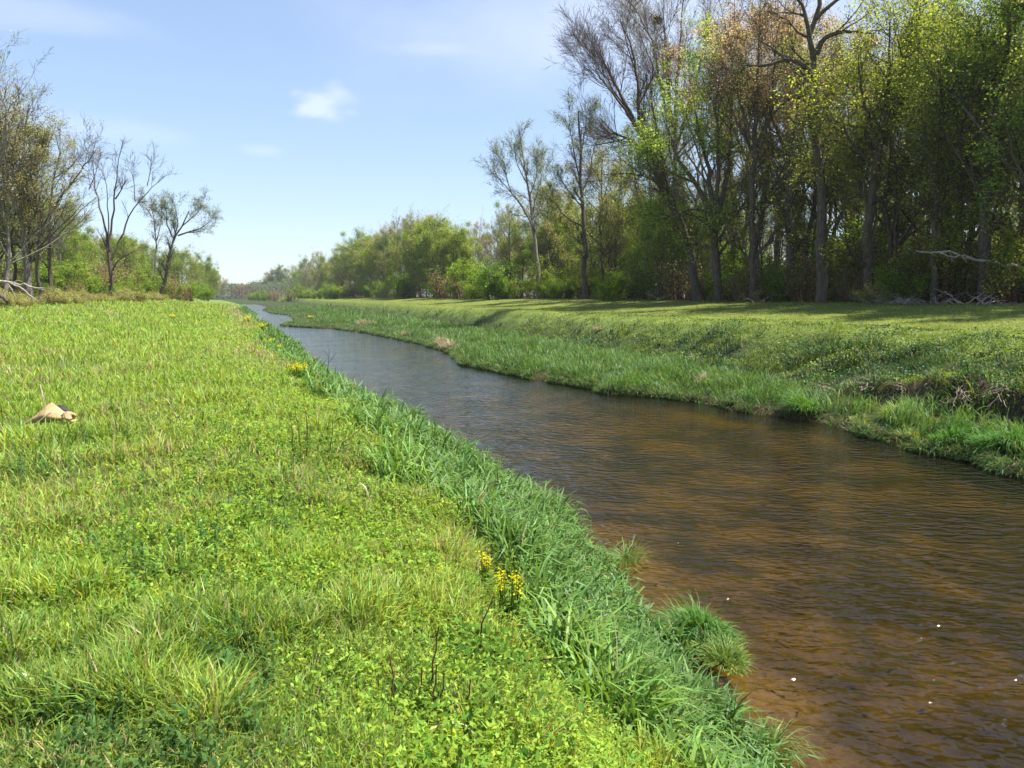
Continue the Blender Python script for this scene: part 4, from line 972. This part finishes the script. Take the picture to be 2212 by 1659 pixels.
# --- tan sack lying in the field
def sack():
    b = hit(112, 922) + np.array((0, 0, .03)); e = empty("sack", b); tag(e, "tan cloth sack lying collapsed in the left field grass", "sack")
    k = 0.00104; th = np.linspace(0, 2 * np.pi, 40, endpoint=False)
    def body(name, xs, zc, rz, ry, yc, mat, fold, seed, cap=True):
        R_ = np.random.default_rng(seed); n = len(xs); t = np.linspace(0, n - 1, 34)
        X, ZC, RZ, RY, YC = [np.interp(t, range(n), q) for q in (xs, zc, rz, ry, yc)]
        V = []
        for i in range(34):
            fo = 1 + fold * (np.sin(3 * th + i * .16) * .5 + np.sin(7 * th - i * .1) * .3)
            zz = ZC[i] + RZ[i] * np.sin(th) * fo * np.where(np.sin(th) > 0, 1, .8)
            sharp = np.where(np.sin(th) > 0, np.abs(np.sin(th)) ** .9, 1)
            V.append(np.stack([np.full(40, X[i]) + .01 * np.sin(5 * th + i * .3), YC[i] + RY[i] * np.cos(th) * fo * (1 - .45 * np.clip(np.sin(th), 0, 1) * sharp), np.maximum(zz, -.01)], 1))
        V = np.array(V).reshape(-1, 3); j = np.arange(40)
        q = np.concatenate([np.stack([i * 40 + j, i * 40 + (j + 1) % 40, (i + 1) * 40 + (j + 1) % 40, (i + 1) * 40 + j], 1) for i in range(33)]).ravel()
        cnt = [4] * (33 * 40)
        if cap:
            q = np.concatenate([q, np.arange(40)[::-1]]); cnt = cnt + [40]
        return link_mesh(name, V, q, cnt, mat, np.tile(np.array((.3, .2, .1)), (len(V), 1)), e, smooth=True)
    m, t = mat_new("tan_cloth")
    nz = N(t, "ShaderNodeTexNoise"); nz.inputs['Scale'].default_value = 6; nz.inputs['Detail'].default_value = 5
    tx = N(t, "ShaderNodeTexCoord"); cr = N(t, "ShaderNodeValToRGB"); cr.color_ramp.elements[0].color = (.30, .20, .095, 1); cr.color_ramp.elements[1].color = (.44, .31, .16, 1)
    cr.color_ramp.elements[0].position = .35; cr.color_ramp.elements[1].position = .65
    wv = N(t, "ShaderNodeTexNoise"); wv.inputs['Scale'].default_value = 140; bp = N(t, "ShaderNodeBump"); bp.inputs['Strength'].default_value = .35; bp.inputs['Distance'].default_value = .004
    bs = N(t, "ShaderNodeBsdfPrincipled"); bs.inputs['Roughness'].default_value = .85; oo = N(t, "ShaderNodeOutputMaterial")
    t.links.new(tx.outputs['Object'], nz.inputs['Vector']); t.links.new(tx.outputs['Object'], wv.inputs['Vector']); t.links.new(nz.outputs['Fac'], cr.inputs[0]); t.links.new(cr.outputs[0], bs.inputs['Base Color'])
    t.links.new(wv.outputs['Fac'], bp.inputs['Height']); t.links.new(bp.outputs[0], bs.inputs['Normal']); t.links.new(bs.outputs[0], oo.inputs[0])
    mb, tb = mat_new("black_cloth"); b2 = N(tb, "ShaderNodeBsdfPrincipled"); b2.inputs['Base Color'].default_value = (.012, .012, .014, 1); b2.inputs['Roughness'].default_value = .6; o2 = N(tb, "ShaderNodeOutputMaterial"); tb.links.new(b2.outputs[0], o2.inputs[0])
    body("fabric", [-.31, -.24, -.15, -.04, .01, .07, .13, .18], [.01, .03, .07, .12, .135, .115, .10, .095], [.012, .035, .065, .115, .13, .10, .075, .055], [.03, .08, .13, .15, .15, .12, .09, .06], [0, 0, 0, 0, 0, 0, -.01, -.02], m, .10, 3)
    body("mouth", [.175, .20, .24, .285, .30, .285, .25, .21], [.095, .09, .085, .08, .075, .075, .08, .085], [.045, .07, .08, .075, .05, .045, .04, .02], [.05, .075, .085, .08, .055, .045, .04, .02], [-.02, -.02, -.03, -.03, -.03, -.03, -.03, -.03], m, .06, 4, False)
    body("black_panel", [.02, .07, .13, .18, .21], [.19, .19, .165, .14, .12], [.03, .035, .03, .025, .012], [.04, .05, .05, .045, .02], [.10, .10, .09, .07, .06], mb, .05, 6)
sack()
tag(tube_obj("dead_stalk", [([hit(97, 886), hit(97, 886) + (-.008, 0, .12), hit(97, 886) + (-.04, 0, .36)], .011, .011), ([hit(97, 886) + (.012, 0, 0), hit(97, 886) + (.002, 0, .2)], .005, .004)], M_STRAW, hit(97, 886)), "pale broken dead stalk standing upright behind the tan sack", "stalk")
tag(tube_obj("dry_stem", [([hit(47, 932), hit(47, 932) + (.10, .10, .06), hit(47, 932) + (.26, .22, .23)], .005, .003)], M_STRAW, hit(47, 932)), "thin dry stem slanting over the left end of the tan sack", "stem")
tag(tube_obj("dry_stem", [([hit(66, 956), hit(66, 956) + (.02, .05, .12), hit(66, 956) + (.10, .08, .17)], .004, .002)], M_STRAW, hit(66, 956)), "curved dry stem in the grass in front of the tan sack", "stem")
tag(tube_obj("dry_stem", [([hit(150, 870), hit(150, 870) + (.08, .1, .10), hit(150, 870) + (.17, .15, .15)], .004, .002), ([hit(150, 870), hit(150, 870) + (-.09, .06, .09)], .004, .002)], M_STRAW, hit(150, 870)), "forked dry twig in the grass beyond the tan sack", "twig")

# --- yellow flowering plants
def flower(u, v, wpx, hm, label, seed, dens=1.):
    b = hit(u, v); w = wpx / F * b[1]; R_ = np.random.default_rng(seed); e = empty("yellow_flower_plant", b); tag(e, label, "wildflower", "yellow wildflowers along the river")
    ns = int(16 * dens) + 6; st = []
    for i in range(ns):
        a = R_.uniform(0, 6.28); q = R_.uniform(0, 1) ** .5 * w * .5; tip = np.array([math.cos(a) * q, math.sin(a) * q, hm * R_.uniform(.7, 1.1)])
        st.append(np.array([tip * (.35, .35, 0), tip * (.8, .8, .55), tip]))
    st = np.array(st); V, f, c = tubes(st, np.full(st.shape[:2], .003), 4)
    link_mesh("stem", V, f, c, M_LEAF, np.tile(np.array((.12, .2, .05)), (len(V), 1)), e)
    i = R_.integers(0, ns, ns * 9); t = R_.uniform(.1, .85, ns * 9)[:, None]; P = st[i, 1] * t + st[i, 2] * t * .2 + R_.normal(0, .01, (ns * 9, 3))
    V, f, c, cc = leafquads(P, R_.uniform(.03, .06, len(P)) * (1 + .03 * b[1]), varc((.12, .22, .035), len(P)), .4)
    link_mesh("leaves", V, f, c, M_LEAF, cc, e)
    for k in range(ns):
        nf = 10; P = st[k, 2] + R_.normal(0, 1, (nf, 3)) * (.013, .013, .02) * min(1 + .03 * b[1], 1.6)
        V, f, c, cc = leafquads(P, R_.uniform(.009, .016, nf) * (1 + .05 * b[1]), varc((.66, .60, .02), nf, .15, .05), .9, 0.1)
        link_mesh("flower_head", V, f, c, M_LEAF, cc, e)
flower(642, 824, 46, .32, "round clump of yellow flowers on the left bank above the water's bend", 1, 1.6)
flower(583, 752, 26, .3, "yellow flowers in the left bank grass where the river narrows", 2)
flower(603, 764, 22, .25, "small yellow flower patch just right of and below the narrows flowers", 3)
flower(1102, 1352, 62, .30, "tall bright yellow flower spikes in the foreground of the left bank", 4, .9)
flower(1048, 1283, 20, .28, "single small yellow flower head above the foreground flower spikes", 5, .3)
flower(565, 716, 16, .35, "far yellow flowers on the left bank edge beside the river neck", 6)
flower(374, 692, 12, .3, "tiny yellow flowers in the far left field", 7, .5)
flower(672, 690, 12, .4, "tiny yellow flowers on the low far right bank", 8, .5)
flower(536, 700, 14, .4, "yellow flowers on the brown strip at the far left bank crest", 9, .7)

# --- brown stemmed shrubs
def stem_shrub(name, u, v, stems, label, seed, leafn=500, spread=.35, hl=.28):
    b = hit(u, v); dep = b[1]; R_ = np.random.default_rng(seed); e = empty(name, b); tag(e, label, "shrub")
    for pl in stems:
        q = np.array([Wp(a, c, dep) for a, c in pl]) - b
        q[:, 1] = R_.uniform(-.1, .1); k = q[0].copy(); k[2] = min(0, k[2]); q = np.concatenate([[k], q[1:]]) if q[0][2] > .02 else q
        o = tube_obj("stem", [(q, .0062, .003)], M_STEM, (0, 0, 0), e, 5, 8, .008, seed)
    P = R_.normal(0, 1, (leafn, 3)) * (spread, spread * .7, 0); P[:, 2] = R_.random(leafn) * hl * np.exp(-(P[:, 0] / spread / 1.5) ** 2)
    V, f, c, cc = leafquads(P, R_.uniform(.03, .06, leafn), varc((.10, .19, .03), leafn, .3), .45)
    link_mesh("leaves", V, f, c, M_LEAF, cc, e)
stem_shrub("stem_shrub", 672, 1000, [[(637, 990), (637, 949), (631, 891)], [(650, 990), (648, 949), (638, 889)], [(660, 985), (660, 942), (662, 899)], [(666, 1000), (671, 944), (667, 894), (662, 869)],
    [(712, 1000), (721, 937), (723, 904)], [(725, 985), (734, 962), (759, 944), (782, 922)]], "shrub with dark bare upright stems and glossy leaves on the left bank crest", 11, 1000, .42, .34)
stem_shrub("stem_shrub", 930, 1560, [[(905, 1560), (909, 1500), (915, 1428)], [(920, 1560), (928, 1490), (938, 1400), (944, 1375)], [(935, 1560), (941, 1480), (947, 1420)], [(862, 1560), (856, 1480), (848, 1400)],
    [(1000, 1570), (1012, 1500), (1018, 1460)], [(940, 1500), (960, 1470), (962, 1440)]], "foreground shrub with reddish brown stems among yellow green leaves", 12, 700, .30, .16)
stem_shrub("stem_shrub", 1020, 1450, [[(1030, 1450), (1040, 1360), (1065, 1300)], [(1060, 1450), (1110, 1445), (1170, 1440), (1200, 1438)]], "dark leaved low shrub with a long horizontal twig beside the yellow flower spikes", 13, 900, .22, .18)
stem_shrub("stem_shrub", 735, 1310, [[(728, 1330), (735, 1290), (742, 1260)]], "small reddish stemmed shrub in the middle of the foreground bank", 14, 420, .2, .16)
# a leafless weed at the water side
b = hit(706, 836); tag(tube_obj("weed_stalk", [([b, b + (.04, 0, .45), b + (.08, 0, .8)], .008, .004), ([b + (.05, 0, .5), b + (.22, 0, .72)], .005, .004), ([b + (.06, 0, .62), b + (-.05, 0, .78)], .005, .004)], M_STEM, b, colr=(.1, .14, .05)), "thin dark weed stalk sticking up at the left water edge", "weed")
# pale dead leaves
def dead_leaf(name, u, v, pts, wdt, label, stalk=None):
    b = hit(u, v); q = resample(np.array(pts), 8); n = 8; w = wdt * np.sin(np.linspace(.15, np.pi - .1, n))
    V = np.concatenate([q + np.stack([w * 0, w * .5, w * .7], 1), q, q + np.stack([w * .3, -w * .7, w * .4], 1)]) ; i = np.arange(n - 1)
    f = np.concatenate([np.stack([i, i + 1, i + n + 1, i + n], 1), np.stack([i + n, i + n + 1, i + 2 * n + 1, i + 2 * n], 1)]).ravel()
    e = empty(name, b); tag(e, label, "dead leaf"); link_mesh("blade", V, f, [4] * (2 * n - 2), M_DRY, np.tile(np.array((.62, .54, .42)), (len(V), 1)), e, smooth=True)
    tube_obj("stalk", [(stalk, .004, .002)], M_STRAW, (0, 0, 0), e)
dead_leaf("dead_leaf", 803, 1105, [(-.02, 0, .1), (-.045, 0, .17), (-.08, 0, .22)], .025, "pale curled dead leaf standing above the green bank grass", [(0, 0, 0), (0, 0, .06), (-.02, 0, .1)])
dead_leaf("dead_leaf", 965, 1622, [(-.07, -.02, .09), (0, 0, .11), (.07, .02, .09)], .012, "long whitish dead leaf lying flat in the nearest foreground", [(.07, .02, .09), (.1, .02, .06), (.12, .03, .0)])
dead_leaf("dead_leaf", 80, 1545, [(-.06, 0, .16), (-.02, 0, .14), (.02, 0, .07)], .012, "bent pale dead leaf at the lower left of the field", [(.02, 0, .07), (.03, 0, .03), (.03, 0, 0)])

# --- grass tussocks
def tussock(u, v, wpx, hm, c, label, seed, n=900, wd=.009, sit=WATER, grp='grass tussocks at the water edges', clod=True):
    b = hit(u, v); w = wpx / F * b[1] * .5; R_ = np.random.default_rng(seed)
    if b[0] > edgeR(b[1]) - .6: b = b + np.array((NX, NY, 0)) * .3; b[2] = max(float(ground(b[0], b[1])), WATER)
    a = R_.uniform(0, 6.28, n); q = R_.random(n) ** .5; P = np.stack([np.cos(a) * q * w * .6, np.sin(a) * q * w * .6, .05 * (1 - q)], 1)
    lean = .05 + q * .75 + R_.normal(0, .22, n); lob = 1 + .35 * np.sin(2 * a + seed) + .25 * np.sin(3 * a + 2 * seed); P[:, :2] *= lob[:, None]; hm = hm * (.75 + .35 * np.sin(a + seed * 1.7)) * R_.uniform(.7, 1.15, n)
    V, f, ct, cc = blades(P, hm * R_.uniform(.6, 1.2, n), wd * R_.uniform(.7, 1.3, n) * (1 + .03 * b[1]), a + R_.normal(0, .5, n), lean, R_.uniform(.3, 1.5, n), varc(c, n, .25), 4)
    e = empty("grass_tussock", b); tag(e, label, "grass tussock", grp)
    link_mesh("blades", V, f, ct, M_REED, cc, e)
    if not clod: return
    m = 24; th = np.linspace(0, 2 * np.pi, m, endpoint=False); rr = w * .42 * (1 + .15 * np.sin(3 * th + seed))
    V = np.concatenate([np.stack([np.cos(th) * rr, np.sin(th) * rr, np.full(m, -.15)], 1), np.stack([np.cos(th) * rr * .8, np.sin(th) * rr * .8, np.full(m, .05)], 1), [[0, 0, .07]]])
    j = np.arange(m); f = np.concatenate([np.stack([j, (j + 1) % m, (j + 1) % m + m, j + m], 1).ravel(), np.stack([j + m, (j + 1) % m + m, np.full(m, 2 * m)], 1).ravel()])
    link_mesh("root_clod", V, f, [4] * m + [3] * m, M_GROUND, np.tile(np.array((.07, .05, .025)), (len(V), 1)), e, smooth=True)
tussock(1522, 1382, 135, .44, (.11, .24, .045), "big green grass tussock standing in the water off the left bank", 21, 1300, .009)
tussock(1570, 1440, 120, .26, (.19, .28, .05), "flattened yellow green grass just below the big tussock in the water", 22, 700, .007, clod=False)
tussock(1350, 1215, 90, .34, (.17, .25, .05), "loose grass tuft trailing over the water at the left bank bulge", 23, 260, .006, clod=False)
tussock(1665, 1620, 110, .38, (.17, .24, .06), "thin straggling grass tuft over the water at the bottom of the picture", 24, 200, .006, clod=False)
tussock(1722, 895, 110, .62, (.12, .25, .045), "rounded deep green tussock on the right bank left of the bare soil", 25, 900, .012)
tussock(1915, 912, 70, .5, (.24, .33, .04), "bright yellow green tussock in front of the bare soil of the right bank", 26, 600, .011)
tussock(2030, 968, 90, .55, (.11, .25, .04), "green tussock at the water below the pale hanging stalks", 27, 900, .012)
tussock(2160, 985, 150, .65, (.10, .23, .04), "widest green tussock at the right edge of the view by the water", 28, 1300, .012)
tussock(1960, 968, 100, .25, (.22, .28, .05), "low pale grass mat at the water between the bright and green tussocks", 29, 450, .009)
tussock(1835, 925, 80, .22, (.20, .26, .05), "low grass fringe at the water left of the bright tussock", 30, 350, .009)
for s_, (u, v, w, h, lb_) in enumerate(((966, 762, 56, .7, "pale dead grass clump hanging over the right water edge at the bend"), (940, 748, 34, .6, "smaller pale dead grass clump just left of the one at the bend"),
        (866, 729, 20, .5, "dead straw clump on the far right water edge"), (1285, 722, 26, .4, "straw tuft alone on the right bank slope"), (782, 700, 60, .6, "wide pale dry grass patch on the far right bank bench"),
        (1500, 828, 40, .4, "dry stalk tuft at the foot of the right bank slope"))):
    tussock(u, v, w, h, (.42, .33, .2), lb_, 40 + s_, 420, .010, grp='dead grass clumps of the right bank')

# --- pale stalks and roots hanging from the bare soil
M_BARK_S = bark_mat("weathered_stalks", (.17, .12, .08), (.42, .34, .25), 12)
def stalks(u, v, n, ln, label, seed, down=True, fan=1.2, grp='dead stalks on the right bank'):
    b = hit(u, v); R_ = np.random.default_rng(seed); Ls = []
    out = np.array([-NX, -NY, 0])
    for i in range(n):
        a = R_.normal(0, fan); al = np.array([-NY, NX, 0]) * math.sin(a); dz = (-abs(math.cos(a)) if down else abs(math.cos(a)) * .35) * R_.uniform(.5, 1)
        d = norm(al + out * .55 + UP * dz * .8); L_ = ln * R_.uniform(.5, 1.2); st = b + out * .12 + UP * (.3 + R_.uniform(-.08, .08)) + R_.normal(0, .07, 3)
        Ls.append(([st - d * L_ * .2 + UP * .06, st + d * L_ * .5 + UP * .05, st + d * L_], .009, .004))
    tag(tube_obj("dead_stalks", Ls, M_BARK_S, b, wob=.05, seed=seed), label, "dead stalks", grp)
stalks(2085, 880, 13, .55, "fan of pale stalks hanging over the bare soil, largest on the right bank", 1)
stalks(2170, 880, 7, .5, "pale hanging stalks near the right edge of the view", 2)
stalks(1795, 868, 8, .55, "pale stalks sticking out beside the rounded tussock", 3, False, 1.3)
stalks(1875, 862, 6, .55, "bleached stalks above the bright yellow green tussock", 4, False, 1.2)
stalks(1945, 862, 5, .5, "few thin pale stalks between the bright tussock and the large fan", 5, False, 1.4)
stalks(1560, 838, 4, .4, "thin pale stalks in the weeds left of the rounded tussock", 6, False, 1.4)

# --- dead wood
def branch_px(name, lines, depth, mat, label, cat, grp=None, yw=.02, seed=0):
    Ls = [([Wp(a, v, depth + dd) for a, v in pl], r0, r1) for pl, r0, r1, dd in lines]
    return tag(tube_obj(name, Ls, mat, Ls[0][0][0], wob=yw, seed=seed, m=12, sides=8), label, cat, grp)
branch_px("fallen_branch", [([(-60, 588), (0, 605), (27, 612), (54, 619), (75, 625), (94, 625)], .15, .06, 0), ([(24, 612), (50, 625), (65, 636), (79, 648)], .08, .035, -.6),
    ([(8, 608), (25, 622), (35, 645)], .05, .02, .4), ([(22, 612), (38, 606), (47, 607)], .05, .02, -.5), ([(15, 608), (22, 600)], .05, .02, .2), ([(-10, 625), (12, 642)], .06, .03, -.8), ([(60, 620), (90, 626), (99, 624)], .04, .02, .6)],
    60, M_BARK_P, "bleached fallen branch jutting from the left edge of the view over the brush", "branch", seed=3)
branch_px("stump", [([(-8, 632), (8, 642), (16, 652)], .22, .12, 0)], 58, M_BARK, "dark broken stump end below the bleached branch at the left edge", "stump")
branch_px("dead_branch", [([(84, 645), (84, 634), (90, 628)], .08, .04, 0), ([(84, 645), (92, 651)], .06, .03, 0)], 61, M_BARK, "crooked dark branch stub under the tip of the bleached branch", "branch")
branch_px("fallen_branch", [([(2012, 545), (2060, 546), (2100, 554), (2127, 560), (2186, 571), (2225, 582)], .045, .09, 0), ([(2030, 548), (2070, 552), (2110, 562), (2150, 566)], .04, .035, -.4), ([(2055, 549), (2057, 565)], .03, .02, .2), ([(2085, 553), (2087, 568)], .03, .02, .2), ([(1978, 543), (2012, 546)], .03, .05, 0)],
    38.5, M_BARK_P, "white dead trunk lying slanted in the bushes at the right edge of the wood", "branch", seed=5)
DW = random.Random(8)
dws = [(1890, 650), (1915, 647), (1935, 652), (1950, 649), (1975, 653), (1998, 648), (2010, 651), (2085, 652), (2120, 648), (2150, 640), (1640, 647), (1425, 642), (1128, 634), (2040, 649)]
for i, (u, v) in enumerate(dws):
    dp = dline(u, 35.0); b = at(u, dp); Ls = []
    for k in range(4):
        a = DW.uniform(0, 6.28); L_ = DW.uniform(.6, 1.7); d = np.array([math.cos(a), math.sin(a) * .5, DW.uniform(-.02, .55)]); s0 = b + np.array([DW.uniform(-.5, .5), DW.uniform(-.3, .3), .05])
        Ls.append(([s0, s0 + d * L_ * .5 + UP * .08, s0 + d * L_], DW.uniform(.025, .05), .012))
    o = tag(tube_obj("dead_branch", Ls, M_BARK_P if i % 3 else M_BARK_G, b, wob=.03, seed=i), "", "branch", "dead branches at the foot of the right bank wood"); o['px'] = u
def ordinals(objs, what, where):
    words = ['leftmost', 'second from left', 'third from left', 'fourth from left', 'fifth from left', 'sixth from left', 'seventh from left', 'eighth from left', 'ninth from left', 'tenth from left', 'eleventh from left', 'twelfth from left', 'thirteenth from left', 'fourteenth from left', 'fifteenth from left']
    ob = sorted(objs, key=lambda o: o.location.x / o.location.y); n = len(ob)
    for i, o in enumerate(ob):
        if n == 1: o['label'] = f"{what} {where}"
        elif i == n - 1: o['label'] = f"rightmost {what} {where}"
        elif i < len(words): o['label'] = f"{what} {where}, {words[i]}"
        else:
            j = n - 1 - i; o['label'] = f"{what} {where}, {words[j].replace('left', 'right')}" if 0 < j < len(words) else f"{what} {where}, {i + 1}th from left"
ordinals([o for o in S.objects if o.get('group') == "dead branches at the foot of the right bank wood"], "pale dead branches", "lying at the foot of the right wood")
GW = {'trees closing the far end of the river': 'closing the far end of the river', 'trees of the right bank tree line': 'of the right bank tree line', 'trees of the right bank wood': 'of the right wood edge', 'trees of the left bank tree line': 'of the left tree line',
      'bushes at the foot of the right bank wood': 'at the foot of the right wood', 'bushes under the distant right bank trees': 'under the distant right trees', 'bright bushes of the right bank': 'before the right trees',
      'saplings at the front of the right bank wood': 'at the front of the right wood', 'brush along the left field': 'in the left brush belt', 'bushes under the left bank trees': 'under the left trees', 'bright bushes of the left bank': 'at the end of the left trees'}
for gname, where in GW.items():
    kinds = {}
    for o in S.objects:
        if o.get('group') == gname:
            kinds.setdefault(next((v for v in list(TREE_LABEL.values()) + list(BLAB.values()) if o['label'].startswith(v)), o['category']), []).append(o)
    for kname, obs in kinds.items(): ordinals(obs, kname, where)
for o in S.objects:
    if 'px' in o: del o['px']
print("objects", len(S.objects))

# ------------------------------------------------------------------ the air
def haze():
    me = bpy.data.meshes.new("haze"); x0, x1, y0, y1, z0, z1 = -1500, 1500, -80, 1250, -3.6, 45
    V = [(x, y, z) for z in (z0, z1) for y in (y0, y1) for x in (x0, x1)]
    me.from_pydata(V, [], [(0, 2, 3, 1), (4, 5, 7, 6), (0, 1, 5, 4), (2, 6, 7, 3), (0, 4, 6, 2), (1, 3, 7, 5)])
    m, t = mat_new("haze"); v = N(t, "ShaderNodeVolumePrincipled"); v.inputs['Color'].default_value = (.86, .91, 1, 1); v.inputs['Density'].default_value = .00016; v.inputs['Anisotropy'].default_value = .2
    o = N(t, "ShaderNodeOutputMaterial"); t.links.new(v.outputs[0], o.inputs['Volume'])
    me.materials.append(m); ob = bpy.data.objects.new("haze", me); COL.objects.link(ob); tag(ob, kind='stuff')
haze()
